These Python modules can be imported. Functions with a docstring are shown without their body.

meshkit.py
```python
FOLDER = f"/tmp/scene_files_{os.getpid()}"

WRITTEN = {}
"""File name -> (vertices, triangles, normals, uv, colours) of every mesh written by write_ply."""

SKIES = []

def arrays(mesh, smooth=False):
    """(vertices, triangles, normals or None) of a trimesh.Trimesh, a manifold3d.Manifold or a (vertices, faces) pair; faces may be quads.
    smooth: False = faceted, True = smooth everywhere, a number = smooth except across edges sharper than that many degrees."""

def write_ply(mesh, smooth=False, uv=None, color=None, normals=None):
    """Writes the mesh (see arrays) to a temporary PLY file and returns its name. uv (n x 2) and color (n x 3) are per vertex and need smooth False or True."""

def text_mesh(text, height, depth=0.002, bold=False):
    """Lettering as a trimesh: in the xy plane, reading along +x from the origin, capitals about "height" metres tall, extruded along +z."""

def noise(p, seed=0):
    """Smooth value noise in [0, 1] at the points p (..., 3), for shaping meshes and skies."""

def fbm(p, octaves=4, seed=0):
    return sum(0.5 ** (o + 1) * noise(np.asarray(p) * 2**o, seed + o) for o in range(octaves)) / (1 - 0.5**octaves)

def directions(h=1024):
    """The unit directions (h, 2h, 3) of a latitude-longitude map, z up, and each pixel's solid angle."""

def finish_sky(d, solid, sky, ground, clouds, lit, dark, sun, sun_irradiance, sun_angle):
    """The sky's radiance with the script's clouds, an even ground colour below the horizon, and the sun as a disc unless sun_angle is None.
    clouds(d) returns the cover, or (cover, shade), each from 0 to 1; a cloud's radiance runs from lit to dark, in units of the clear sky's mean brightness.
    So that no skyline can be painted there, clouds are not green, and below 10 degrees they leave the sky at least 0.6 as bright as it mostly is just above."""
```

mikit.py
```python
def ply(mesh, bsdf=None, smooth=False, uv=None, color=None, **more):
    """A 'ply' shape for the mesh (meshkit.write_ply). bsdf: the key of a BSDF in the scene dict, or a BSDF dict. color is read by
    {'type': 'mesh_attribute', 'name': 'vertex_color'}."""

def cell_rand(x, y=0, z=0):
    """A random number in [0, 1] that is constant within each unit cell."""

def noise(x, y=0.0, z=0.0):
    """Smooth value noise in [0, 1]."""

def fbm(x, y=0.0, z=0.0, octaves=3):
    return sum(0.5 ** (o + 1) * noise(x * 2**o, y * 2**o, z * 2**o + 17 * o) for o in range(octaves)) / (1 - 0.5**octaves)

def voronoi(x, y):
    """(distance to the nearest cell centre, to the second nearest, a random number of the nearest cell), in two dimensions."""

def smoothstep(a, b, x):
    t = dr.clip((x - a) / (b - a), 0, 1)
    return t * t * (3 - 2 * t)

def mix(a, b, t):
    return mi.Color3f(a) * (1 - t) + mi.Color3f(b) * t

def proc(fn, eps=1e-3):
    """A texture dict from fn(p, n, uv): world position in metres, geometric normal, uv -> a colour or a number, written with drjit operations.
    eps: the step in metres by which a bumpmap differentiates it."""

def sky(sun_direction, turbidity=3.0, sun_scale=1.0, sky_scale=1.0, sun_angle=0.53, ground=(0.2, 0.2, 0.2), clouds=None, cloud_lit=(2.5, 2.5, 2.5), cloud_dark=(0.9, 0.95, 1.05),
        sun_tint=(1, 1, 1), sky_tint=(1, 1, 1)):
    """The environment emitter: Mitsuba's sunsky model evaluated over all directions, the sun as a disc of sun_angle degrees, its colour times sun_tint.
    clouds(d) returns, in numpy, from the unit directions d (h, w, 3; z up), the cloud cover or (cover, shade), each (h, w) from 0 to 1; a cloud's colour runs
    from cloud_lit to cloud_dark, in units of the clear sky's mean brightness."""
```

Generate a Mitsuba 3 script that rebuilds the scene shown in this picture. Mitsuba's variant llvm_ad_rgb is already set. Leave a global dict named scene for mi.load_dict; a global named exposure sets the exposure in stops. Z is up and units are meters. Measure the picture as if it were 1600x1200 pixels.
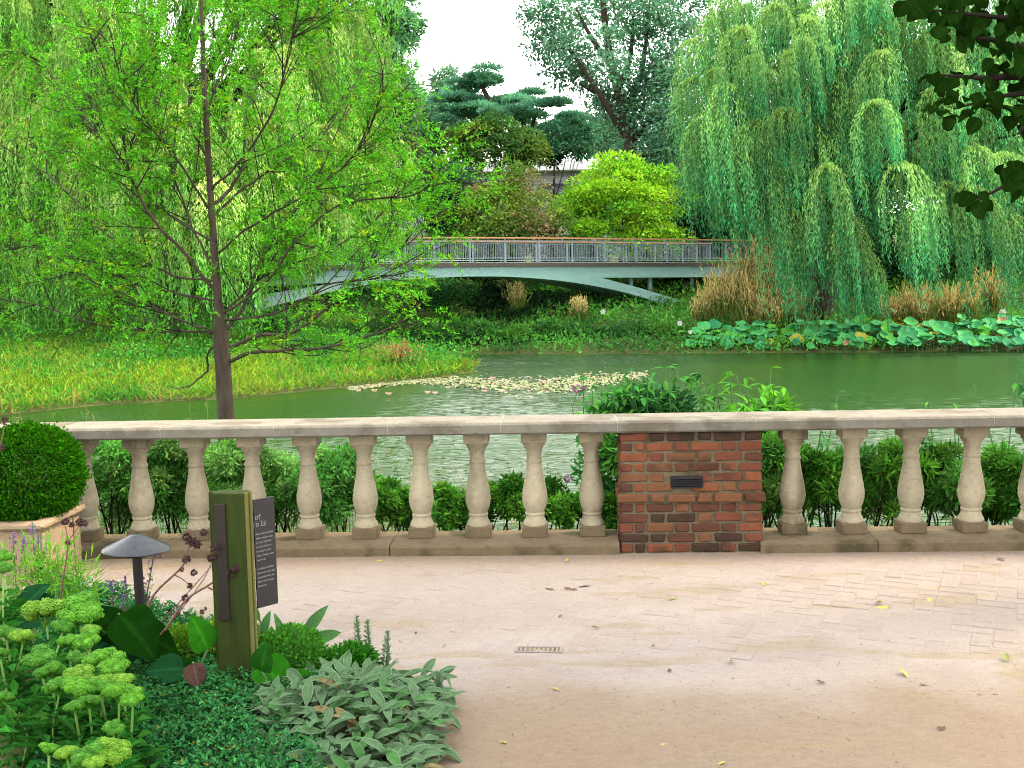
import math
import numpy as np, trimesh, drjit as dr, mitsuba as mi
import mikit, meshkit
from mikit import proc, noise, fbm, voronoi, cell_rand, smoothstep, mix

# ------------------------------------------------------------------ camera, sky, exposure
T = mi.ScalarTransform4f
EYE, FPX, PITCH, ROLL = np.array([0, 0, 1.85]), 1715.0, math.radians(5.33), math.radians(1.17)
FWD = np.array([0, math.cos(PITCH), -math.sin(PITCH)])
UP0, RT0 = np.array([0, math.sin(PITCH), math.cos(PITCH)]), np.array([1.0, 0, 0])
RT = RT0 * math.cos(ROLL) - UP0 * math.sin(ROLL)
UP = UP0 * math.cos(ROLL) + RT0 * math.sin(ROLL)
exposure = 4.5
scene, labels = {}, {}
scene['camera'] = {'type': 'perspective', 'fov': math.degrees(2 * math.atan(800 / FPX)), 'near_clip': 0.05, 'far_clip': 3000.0,
                   'to_world': T().look_at(origin=EYE.tolist(), target=(EYE + FWD).tolist(), up=UP.tolist())}
scene['sky_light'] = mikit.sky([0.75, 0.12, 0.8], turbidity=3, sun_scale=0.3, sun_angle=14, clouds=lambda d: 1.0,
                               cloud_lit=(2.5, 2.46, 2.44), ground=(0.12, 0.14, 0.08))


def ray(x, y):
    d = FWD * FPX + RT * (x - 800) - UP * (y - 600)
    return d / np.linalg.norm(d)


def at(x, y, Y):
    """the point seen at pixel (x, y) of the 1600 x 1200 photograph, Y metres away"""
    d = ray(x, y)
    return EYE + d * (Y / d[1])


def on(x, y, z):
    d = ray(x, y)
    return EYE + d * ((z - EYE[2]) / d[2])


def px(p):
    v = np.asarray(p) - EYE
    w = v @ FWD
    return 800 + FPX * (v @ RT) / w, 600 - FPX * (v @ UP) / w, w


# ------------------------------------------------------------------ helpers
_seen = {}


def thing(name, label, cat, group=None, kind=None):
    n = _seen.get(name, 0)
    _seen[name] = n + 1
    key = name if n == 0 else f'{name}_{n:03d}'
    labels[key] = {'label': label, 'category': cat}
    if group: labels[key]['group'] = group
    if kind: labels[key]['kind'] = kind
    return key


def part(parent, name, shape, label=None, kind=None):
    full = f'{parent}__{name}'
    n = _seen.get(full, 0)
    _seen[full] = n + 1
    key = full if n == 0 else f'{full}_{n:03d}'
    scene[key] = shape
    if label or kind:
        labels[key] = {}
        if label: labels[key]['label'] = label
        if kind: labels[key]['kind'] = kind
    return key


def setting(name, shape, label):
    scene[name] = shape
    labels[name] = {'label': label, 'category': name.replace('_', ' '), 'kind': 'structure'}


class MB:
    """collects triangles with an optional colour per vertex"""

    def __init__(self):
        self.v, self.f, self.c, self.n = [], [], [], 0

    def add(self, v, f, c=None):
        v, f = np.asarray(v, float), np.asarray(f, int)
        if f.shape[1] == 4:
            f = np.vstack([f[:, [0, 1, 2]], f[:, [0, 2, 3]]])
        self.v.append(v); self.f.append(f + self.n); self.n += len(v)
        if c is not None:
            c = np.asarray(c, float)
            self.c.append(np.broadcast_to(c, (len(v), 3)) if c.ndim == 1 else c)
        return self

    def mesh(self):
        return np.vstack(self.v), np.vstack(self.f)

    def ply(self, bsdf, smooth=False, **k):
        col = np.clip(np.vstack(self.c) * ALB, 0, 1) if self.c else None
        return mikit.ply(self.mesh(), bsdf, smooth=smooth, color=col, **k)


def unit(a):
    a = np.asarray(a, float)
    return a / np.maximum(np.linalg.norm(a, axis=-1, keepdims=True), 1e-9)


def tube(path, radii, sides=7, cap=True):
    p = np.asarray(path, float)
    r = np.broadcast_to(np.asarray(radii, float), (len(p),))
    t = unit(np.gradient(p, axis=0))
    a = np.array([0.31, 0.17, 0.93]) if abs(t[0, 2]) < 0.8 else np.array([0.93, 0.2, 0.1])
    rings, n0 = [], None
    ang = np.arange(sides) / sides * 2 * math.pi
    for i in range(len(p)):
        n0 = a if n0 is None else n0
        n0 = unit(n0 - t[i] * (n0 @ t[i]))
        b = np.cross(t[i], n0)
        rings.append(p[i] + r[i] * (np.cos(ang)[:, None] * n0 + np.sin(ang)[:, None] * b))
    v = np.vstack(rings)
    f = []
    i = np.arange(sides); j = (i + 1) % sides
    for k in range(len(p) - 1):
        o = k * sides
        f.append(np.stack([o + i, o + j, o + sides + j, o + sides + i], 1))
    f = np.vstack(f)
    f = np.vstack([f[:, [0, 1, 2]], f[:, [0, 2, 3]]])
    if cap:
        v = np.vstack([v, p[:1], p[-1:]])
        e = (len(p) - 1) * sides
        f = np.vstack([f, np.stack([i * 0 + len(v) - 2, j, i], 1), np.stack([i * 0 + len(v) - 1, e + i, e + j], 1)])
    return v, f


def spline(pts, n):
    p = np.asarray(pts, float)
    s = np.linspace(0, len(p) - 1, n)
    q = np.vstack([2 * p[0] - p[1], p, 2 * p[-1] - p[-2]])
    i = np.minimum(s.astype(int), len(p) - 2)
    t = (s - i)[:, None]
    a, b, c, d = q[i], q[i + 1], q[i + 2], q[i + 3]
    return 0.5 * (2 * b + (c - a) * t + (2 * a - 5 * b + 4 * c - d) * t ** 2 + (3 * b - a - 3 * c + d) * t ** 3)


def cbox(sx, sy, sz, ch=0.004, jit=0.0, rng=None):
    """a chamfered box centred on the origin"""
    h = np.array([sx, sy, sz]) / 2
    v = []
    for s in np.ndindex(2, 2, 2):
        s = np.array(s) * 2 - 1
        for k in range(3):
            c = s * h
            d = s * ch
            d[k] = 0
            v.append(c - d)
    v = np.array(v)
    if jit and rng is not None:
        corner = np.repeat(rng.normal(0, jit, (8, 3)), 3, 0)
        v = v + corner
    return trimesh.convex.convex_hull(v)


def lathe(profile, n=24):
    """profile: (radius, z) pairs from bottom to top"""
    p = np.asarray(profile, float)
    a = np.arange(n) / n * 2 * math.pi
    v = np.stack([p[:, None, 0] * np.cos(a), p[:, None, 0] * np.sin(a), np.broadcast_to(p[:, None, 1], (len(p), n))], -1).reshape(-1, 3)
    i = np.arange(n); j = (i + 1) % n
    f = np.vstack([np.stack([k * n + i, k * n + j, (k + 1) * n + j, (k + 1) * n + i], 1) for k in range(len(p) - 1)])
    f = np.vstack([f[:, [0, 1, 2]], f[:, [0, 2, 3]]])
    return v, f


def rhombs(P, D, L, W, rng, fold=0.25, roll=None):
    """n small leaves: base points P, axes D, lengths L, widths W -> vertices, faces (2 triangles a leaf)"""
    n = len(P)
    D = unit(D)
    r = rng.normal(size=(n, 3)) if roll is None else roll
    S = unit(np.cross(D, r))
    N = np.cross(S, D)
    L = np.broadcast_to(np.asarray(L, float), (n,))[:, None]
    W = np.broadcast_to(np.asarray(W, float), (n,))[:, None]
    m = P + D * L * 0.45 + N * W * fold
    v = np.stack([P, m + S * W / 2, P + D * L, m - S * W / 2], 1).reshape(-1, 3)
    o = (np.arange(n) * 4)[:, None]
    f = np.vstack([o + [0, 1, 2], o + [0, 2, 3]])
    return v, f


def jitter(c, n, rng, amount=0.18, hue=0.08):
    c = np.broadcast_to(np.asarray(c, float), (n, 3))
    k = np.exp(rng.normal(0, amount, (n, 1)))
    h = np.exp(rng.normal(0, hue, (n, 3)) * [1.6, 1, 1])
    return np.clip(c * k * h, 0, 0.95)


def xf(mesh, M=None, loc=(0, 0, 0), rot=None):
    v, f = (mesh.vertices, mesh.faces) if hasattr(mesh, 'vertices') else mesh
    v = np.asarray(v, float)
    if rot is not None:
        v = v @ np.asarray(rot).T
    return v + np.asarray(loc, float), np.asarray(f)


def rz(a):
    c, s = math.cos(a), math.sin(a)
    return np.array([[c, -s, 0], [s, c, 0], [0, 0, 1.0]])


def frame(x, y, z, loc=(0, 0, 0)):
    m = np.eye(4)
    m[:3, 0], m[:3, 1], m[:3, 2], m[:3, 3] = x, y, z, loc
    return T(m)


# ------------------------------------------------------------------ materials
ALB = 0.62      # this exposure is set for the dark foliage; the colours below are given relative to it


def rgb(*c): return {'type': 'rgb', 'value': [v * ALB for v in c]}


def cproc(fn): return proc(lambda p, n, uv: mi.Color3f(fn(p, n, uv)) * ALB)


def principled(c, rough=0.6, **k):
    return {'type': 'principled', 'base_color': c if isinstance(c, dict) else rgb(*c), 'roughness': rough, 'specular': k.pop('specular', 0.4), **k}


def thin(c, rough=0.55, trans=0.7, spec=1.0):
    return {'type': 'principledthin', 'base_color': c if isinstance(c, dict) else rgb(*c), 'roughness': rough, 'diff_trans': trans, 'eta': 1.4}


VC = {'type': 'mesh_attribute', 'name': 'vertex_color'}
scene['leaf'] = thin(VC, 0.5, 0.55)
scene['willow_leaf'] = thin(VC, 0.5, 0.22)
scene['dense_leaf'] = thin(VC, 0.5, 0.5)
scene['solid_vc'] = {'type': 'twosided', 'bsdf': principled(VC, 0.65)}


def bark_fn(p, n, uv):
    a = fbm(p.x * 40, p.y * 40, p.z * 7, 3)
    b = noise(p.x * 3, p.y * 3, p.z * 2)
    return mix((0.020, 0.016, 0.011), (0.088, 0.069, 0.048), a * 0.9 + b * 0.2)


scene['bark'] = {'type': 'twosided', 'bsdf': principled(cproc(bark_fn), 0.85, specular=0.2)}
scene['bark_dark'] = {'type': 'twosided', 'bsdf': principled((0.020, 0.014, 0.010), 0.85, specular=0.2)}


def stone_fn(lo, hi, dirt, amount, fy=1.0):
    def fn(p, n, uv):
        a = fbm(p.x * 9, p.y * 9, p.z * 9, 4)
        sp = noise(p.x * 190, p.y * 190, p.z * 190)
        sp2 = noise(p.x * 75, p.y * 75, p.z * 75)
        st = fbm(p.x * 5 + 3, p.y * 5, p.z * 2.2 * fy, 4)
        c = mix(lo, hi, a * 0.75 + sp * 0.35)
        c = mix(c, dirt, smoothstep(0.5, 0.72, st) * amount)
        li = noise(p.x * 38 + 7, p.y * 38, p.z * 38) * 0.6 + noise(p.x * 90, p.y * 90, p.z * 90 + 3) * 0.4
        c = mix(c, mi.Color3f(hi) * mi.Color3f((1.12, 1.15, 1.08)), smoothstep(0.66, 0.76, li) * 0.35)
        c = mix(c, mi.Color3f(dirt) * 0.75, smoothstep(0.33, 0.22, li) * 0.28)
        return mix(c, mi.Color3f(dirt) * 0.6, smoothstep(0.74, 0.95, sp2) * 0.25)
    return fn


def bump(bsdf, fn, scale=1.0, eps=1e-3):
    return {'type': 'bumpmap', 'arbitrary': proc(fn, eps), 'scale': scale, 'bsdf': bsdf}


def grit(p, n, uv):
    return noise(p.x * 160, p.y * 160, p.z * 160) * 0.0012 + fbm(p.x * 30, p.y * 30, p.z * 30, 2) * 0.0025


scene['coping'] = {'type': 'twosided', 'bsdf': bump(principled(cproc(stone_fn((0.132, 0.121, 0.092), (0.240, 0.224, 0.18), (0.10, 0.085, 0.058), 0.7)), 0.85, specular=0.25), grit)}
scene['buff_stone'] = {'type': 'twosided', 'bsdf': bump(principled(cproc(stone_fn((0.27, 0.22, 0.14), (0.40, 0.345, 0.24), (0.14, 0.11, 0.07), 0.75, 0.35)), 0.85, specular=0.25), grit, 0.5)}
for i, (k, am) in enumerate(((1.06, 0.6), (0.95, 0.9), (1.15, 0.75))):
    lo_, hi_, di_ = (tuple(v * k for v in c) for c in ((0.28, 0.237, 0.148), (0.425, 0.382, 0.268), (0.145, 0.116, 0.07)))
    scene[f'baluster_stone_{i}'] = {'type': 'twosided', 'bsdf': bump(principled(cproc(stone_fn(lo_, hi_, di_, am, 0.2 + 0.15 * i)), 0.85, specular=0.25), grit, 0.7)}
scene['mossy_stone'] = {'type': 'twosided', 'bsdf': bump(principled(cproc(stone_fn((0.108, 0.082, 0.046), (0.193, 0.147, 0.087), (0.050, 0.042, 0.017), 0.8)), 0.9, specular=0.2), grit)}
scene['mortar_pale'] = principled((0.326, 0.299, 0.262), 0.9, specular=0.2)
scene['terracotta'] = {'type': 'twosided', 'bsdf': bump(principled(cproc(stone_fn((0.27, 0.19, 0.115), (0.36, 0.27, 0.175), (0.19, 0.14, 0.085), 0.5)), 0.8, specular=0.25), grit, 0.5)}


def brick_fn(lo, hi, soot):
    def fn(p, n, uv):
        a = fbm(p.x * 22, p.y * 22, p.z * 22, 4)
        b = fbm(p.x * 7 + 9, p.y * 7, p.z * 7, 3)
        s = noise(p.x * 120, p.y * 120, p.z * 120)
        c = mix(lo, hi, a * 0.8 + s * 0.3)
        return mix(c, soot, smoothstep(0.5, 0.75, b) * 0.75)
    return fn


for i, (lo, hi, so) in enumerate([((0.097, 0.033, 0.018), (0.193, 0.061, 0.031), (0.048, 0.024, 0.015)), ((0.131, 0.044, 0.020), (0.241, 0.081, 0.036), (0.062, 0.032, 0.019)),
                                  ((0.055, 0.026, 0.015), (0.124, 0.046, 0.026), (0.030, 0.018, 0.012)), ((0.117, 0.051, 0.022), (0.193, 0.083, 0.037), (0.069, 0.037, 0.022)),
                                  ((0.025, 0.016, 0.010), (0.069, 0.034, 0.020), (0.022, 0.016, 0.010))]):
    scene[f'brick_tone_{i}'] = bump(principled(cproc(brick_fn(lo, hi, so)), 0.88, specular=0.2), grit, 1.2)
scene['mortar'] = bump(principled(cproc(stone_fn((0.105, 0.087, 0.052), (0.179, 0.153, 0.100), (0.052, 0.044, 0.024), 0.7)), 0.95, specular=0.1), grit, 1.5)


def dust_fn(p, n, uv):
    a = fbm(p.x * 1.1, p.y * 2.2, 0.3, 4)
    g = noise(p.x * 240, p.y * 240, 2.0)
    g2 = fbm(p.x * 26, p.y * 60, 5.0, 3)
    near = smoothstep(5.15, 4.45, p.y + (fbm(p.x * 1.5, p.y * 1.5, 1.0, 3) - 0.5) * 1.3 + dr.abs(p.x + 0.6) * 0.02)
    c = mix((0.216, 0.180, 0.153), (0.282, 0.252, 0.228), a * 1.1 - 0.05)
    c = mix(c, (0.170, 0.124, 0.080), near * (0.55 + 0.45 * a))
    edge = smoothstep(6.75, 7.25, p.y + (a - 0.5) * 0.6)
    c = mix(c, (0.213, 0.153, 0.102), edge * 0.7)
    moss = smoothstep(0.60, 0.72, fbm(p.x * 1.7 + 4, p.y * 6.0, 9.0, 4))
    c = mix(c, (0.194, 0.157, 0.086), moss * 0.5)
    c = c * (0.80 + 0.22 * g + 0.22 * g2)
    return mix(c, (0.066, 0.046, 0.030), smoothstep(0.90, 0.96, noise(p.x * 75, p.y * 75, 7.0)) * 0.55)


def dust_bump(p, n, uv):
    return noise(p.x * 130, p.y * 130, 0.0) * 0.0016 + fbm(p.x * 14, p.y * 14, 2.0, 3) * 0.004


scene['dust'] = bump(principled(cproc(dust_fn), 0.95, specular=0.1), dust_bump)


def paver_fn(shift):
    def fn(p, n, uv):
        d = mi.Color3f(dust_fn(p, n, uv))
        k = 0.22 + 0.4 * fbm(p.x * 2.3 + shift, p.y * 3.1, 3.0, 3)
        return mix(d, mi.Color3f((0.218, 0.175, 0.152)) * (0.86 + shift * 0.12), k * 0.6)
    return fn


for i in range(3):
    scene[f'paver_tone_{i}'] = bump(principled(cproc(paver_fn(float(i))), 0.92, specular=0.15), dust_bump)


def water_bump(p, n, uv):
    a = fbm(p.x * 0.45 + p.y * 0.12, p.y * 1.5, 0.0, 2)
    b = fbm(p.x * 2.4, p.y * 6.0, 3.0, 2)
    ruffle = smoothstep(0.42, 0.62, fbm(p.x * 0.07, p.y * 0.22, 6.0, 3))       # wind-ruffled patches
    breeze = smoothstep(27.0, 20.0, p.y + 3.0 * noise(p.x * 0.1, p.y * 0.1, 1.0))   # the open near half is choppier than the lee of the trees
    return a * 0.03 + b * (0.020 + 0.024 * ruffle + 0.13 * breeze)


scene['water_surface'] = bump({'type': 'roughplastic', 'diffuse_reflectance': rgb(0.019, 0.066, 0.007), 'int_ior': 1.45, 'alpha': 0.06, 'distribution': 'ggx'}, water_bump, 1.0, 4e-3)


def soil_fn(p, n, uv):
    a = fbm(p.x * 1.7, p.y * 1.7, p.z, 4)
    b = fbm(p.x * 19, p.y * 19, p.z * 9, 3)
    return mix((0.035, 0.04, 0.015), (0.10, 0.13, 0.035), a * 0.6 + b * 0.5)


scene['soil'] = principled(cproc(soil_fn), 0.95, specular=0.1)
scene['dark_metal'] = {'type': 'twosided', 'bsdf': principled((0.035, 0.033, 0.036), 0.45, metallic=0.6)}
scene['hat_metal'] = {'type': 'twosided', 'bsdf': principled(cproc(lambda p, n, uv: mix((0.02, 0.023, 0.028), (0.06, 0.067, 0.08), fbm(p.x * 30, p.y * 30, p.z * 30, 3))), 0.3, metallic=0.75)}
scene['bronze'] = principled((0.03, 0.022, 0.018), 0.5, metallic=0.5)


def wood_fn(lo, hi, f=1.0):
    def fn(p, n, uv):
        a = fbm(p.x * 90 * f, p.y * 90 * f, p.z * 4.5, 3)
        b = fbm(p.x * 9, p.y * 9, p.z * 2.6, 3)
        return mix(lo, hi, a * 0.7 + b * 0.4)
    return fn


scene['post_wood'] = bump(principled(cproc(wood_fn((0.006, 0.014, 0.0005), (0.036, 0.056, 0.003))), 0.85, specular=0.2), lambda p, n, uv: fbm(p.x * 90, p.y * 90, p.z * 4.5, 3) * 0.002)
scene['post_edge'] = principled(cproc(wood_fn((0.07, 0.075, 0.014), (0.17, 0.165, 0.045))), 0.85, specular=0.2)
scene['panel'] = principled((0.022, 0.019, 0.020), 0.45)
scene['lettering'] = principled((0.26, 0.26, 0.27), 0.8)


def teal_fn(p, n, uv):
    a = fbm(p.x * 0.8, p.y * 0.8, p.z * 0.5, 4)
    st = fbm(p.x * 5, p.y * 5, p.z * 0.5, 3)
    return mix((0.22, 0.43, 0.39), (0.32, 0.55, 0.50), a * 0.8 + st * 0.2)


scene['teal_paint'] = {'type': 'twosided', 'bsdf': principled(cproc(teal_fn), 0.45)}
scene['rail_paint'] = {'type': 'twosided', 'bsdf': principled((0.26, 0.34, 0.40), 0.4)}
scene['handrail_wood'] = principled((0.50, 0.27, 0.13), 0.55)
scene['deck_edge'] = principled((0.07, 0.06, 0.045), 0.8)
scene['white_paint'] = {'type': 'twosided', 'bsdf': principled((0.82, 0.82, 0.84), 0.5)}
scene['far_wall'] = principled((0.35, 0.38, 0.40), 0.8)
scene['far_glass'] = principled((0.05, 0.06, 0.07), 0.1)

# ------------------------------------------------------------------ the setting: land, water, terrace
import shapely, shapely.geometry as sg
WZ = -1.1
shore = [on(x, y, WZ)[:2] for x, y in [(1760, 546), (1600, 548), (1400, 550.5), (1200, 552), (1060, 553), (900, 554), (760, 554), (655, 553), (640, 558), (690, 567), (752, 579),
                                       (700, 590), (600, 600), (480, 612), (380, 622), (280, 628), (150, 634), (20, 648)]]
pond = sg.Polygon([*map(tuple, shore), (-15, 19), (-8, 13.2), (-3.5, 11.6), (2, 11.2), (8, 11.6), (16, 14), (28, 20), (38, 28), (45, 34)]).buffer(0.4).buffer(-0.4)


def land(x, y):
    """height of the land at the points x, y"""
    x, y = np.asarray(x, float), np.asarray(y, float)
    pts = shapely.points(x, y)
    d = shapely.distance(pond.exterior, pts)
    inside = shapely.contains(pond, pts)
    n = meshkit.fbm(np.stack([x * 0.25, y * 0.25, x * 0], -1), 3, 5) - 0.5
    pen = np.clip((1.0 - (x + 2.5) / 5.0), 0, 1) * np.clip((43.5 - y) / 3, 0, 1)
    far = np.clip((y - 40) / 5, 0, 1)
    slope = 0.16 * d / (1 + 0.06 * d) + 0.25 * n * np.clip(d, 0, 1)
    rise = np.where(d < 6, 0.17 * d, np.where(d < 16, 1.02 + (d - 6) * 0.24, 3.42 + (d - 16) * 0.05)) + 0.6 * n * np.clip(d / 2, 0, 1)
    z_far = slope * (1 - far * (1 - pen)) + rise * far * (1 - pen)
    z_near = np.minimum(0.34 * d, 1.02) + 0.1 * n * np.clip(d, 0, 1)
    near = np.clip((16 - y) / 3, 0, 1) * np.clip(1 - (np.abs(x) - 20) / 10, 0, 1)
    z = WZ + np.where(inside, -np.minimum(0.9, 0.35 * d), near * z_near + (1 - near) * z_far)
    flat = np.clip((8.6 - y) / 0.5, 0, 1)
    return z * (1 - flat) + (-0.06) * flat


def grid(xs, ys, zf, skirt=0):
    X, Y = np.meshgrid(xs, ys)
    v = np.stack([X.ravel(), Y.ravel(), zf(X.ravel(), Y.ravel())], -1)
    w = len(xs)
    i = (np.arange(len(ys) - 1)[:, None] * w + np.arange(w - 1)).ravel()
    return v, np.stack([i, i + 1, i + w + 1, i + w], 1)


gx = np.concatenate([[-900, -400, -200, -120], np.arange(-80, -30, 4.0), np.arange(-30, 30, 0.7), np.arange(30, 80, 4.0), [100, 200, 400, 900]])
gy = np.concatenate([[-400, -100, -40, -15], np.arange(-8, 8, 2.0), np.arange(8, 66, 0.7), np.arange(66, 130, 4.0), [150, 250, 500, 1200]])
gv, gf = grid(gx, gy, land)
setting('ground', mikit.ply((gv, gf), 'soil', smooth=True), 'dark planted soil banks round the pond and under the trees')
wv, wf = grid(np.linspace(-60, 60, 40), np.linspace(9, 62, 30), lambda x, y: np.full_like(x, WZ))
setting('pond_water', mikit.ply((wv, wf), 'water_surface'), 'green rippled pond reflecting trees and white sky')


def dust_level(x, y):
    p = np.stack([x, y, x * 0], -1)
    low = np.exp(-(((x - 2.5) / 2.0) ** 2 + ((y - 5.9) / 0.75) ** 2))
    lvl = 0.0012 + 0.007 * (meshkit.fbm(p * [0.9, 1.4, 1], 4, 3) - 0.5) + 0.0025 * (meshkit.fbm(p * 9, 2, 8) - 0.5)
    lvl = lvl - 0.0052 * low + 0.006 * np.clip((5.2 - y) / 0.8, 0, 1)
    return lvl


tx = np.concatenate([[-14, -10, -7, -5.5], np.arange(-4.5, 5.0, 0.05), [5.5, 7, 10, 14]])
ty = np.concatenate([[-9, -5, -2, 0, 2, 3], np.arange(3.6, 7.85, 0.05), [7.9]])
tv, tf = grid(tx, ty, dust_level)
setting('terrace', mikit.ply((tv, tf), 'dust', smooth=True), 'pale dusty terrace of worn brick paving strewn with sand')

rng = np.random.default_rng(11)
ang = math.radians(-25)
ca, sa = math.cos(ang), math.sin(ang)
pw, cand = 0.105, []
for i in range(-70, 110):
    for j in range(-70, 130):
        k = (i - j) % 4
        if k == 0: c, d = ((i + 1) * pw, (j + 0.5) * pw), (2 * pw, pw)
        elif k == 3: c, d = ((i + 0.5) * pw, (j + 1) * pw), (pw, 2 * pw)
        else: continue
        X, Y = c[0] * ca - c[1] * sa, c[0] * sa + c[1] * ca
        if not (-1.2 < X < 4.6 and 4.4 < Y < 7.25): continue
        u, v, w = px((X, Y, 0))
        if -30 < u < 1640 and v < 1230: cand.append((X, Y, *d, u))
C = np.array(cand)
lv = dust_level(C[:, 0], C[:, 1])
showing = lv < 0.0016
C, lv = C[showing], lv[showing]
order = np.argsort(lv)
paver_shapes = {}
for vv in range(3):
    for (a, b) in ((0, 2 * pw), (1, pw)):
        s = (2 * pw - 0.007, pw - 0.007) if a == 0 else (pw - 0.007, 2 * pw - 0.007)
        paver_shapes[a, vv] = mikit.ply(cbox(s[0], s[1], 0.05, 0.004, 0.0008, rng), f'paver_tone_{vv}')
rest = MB()
for n, k in enumerate(order):
    X, Y, dx, dy, _ = C[k]
    a = 0 if dx > dy else 1
    z = rng.normal(0, 0.0012) - 0.0245
    vv = int(rng.integers(3))
    tw = T().translate([float(X), float(Y), z]).rotate([0, 0, 1], math.degrees(ang)).rotate([1, 0, 0], float(rng.normal(0, 0.25)))
    if n < 290:
        part('terrace', 'paver', {**paver_shapes[a, vv], 'to_world': tw})
    else:
        m = cbox(dx - 0.007, dy - 0.007, 0.05, 0.004, 0.0008, rng)
        rest.add(*xf(m, loc=(X, Y, z), rot=rz(ang)))
if rest.n: part('terrace', 'paving_bricks', rest.ply('paver_tone_1'), kind='stuff')

# ------------------------------------------------------------------ balustrade and brick pier
YAW = -math.radians(2.6)
U = np.array([math.cos(YAW), math.sin(YAW), 0])       # along the balustrade, to the right
N = np.array([math.sin(YAW), -math.cos(YAW), 0]) * 1.0  # towards the camera
B0 = np.array([0, 7.30, 0])                             # on the front line of coping and kerb


def bal(s, dpt, z):
    """s metres along, dpt metres behind the front line"""
    return B0 + U * s - N * dpt + np.array([0, 0, z])


def s_at(x, y, dpt):
    """the distance along the balustrade that shows at pixel (x, y) on the plane dpt behind its front line"""
    d = ray(x, y)
    o = bal(0, dpt, 0)
    t = ((o - EYE) @ N) / (d @ N)
    return float((EYE + d * t - o) @ U)


BM = np.eye(4); BM[:3, 0], BM[:3, 1] = U, -N
def bal_world(s, dpt, z): 
    m = BM.copy(); m[:3, 3] = bal(s, dpt, z)
    return T(m)


rng = np.random.default_rng(5)
joints = [s_at(x, y, 0.0) for x, y in [(250, 680), (427, 677), (605, 675), (782, 672), (965, 669), (1182, 665), (1367, 662), (1554, 659)]]
step = joints[1] - joints[0]
joints = [joints[0] - 3 * step, joints[0] - 2 * step, joints[0] - step, *joints, joints[-1] + step, joints[-1] + 2 * step]
pier_l, pier_r = s_at(970, 740, 0.03), s_at(1191, 740, 0.03)


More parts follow.
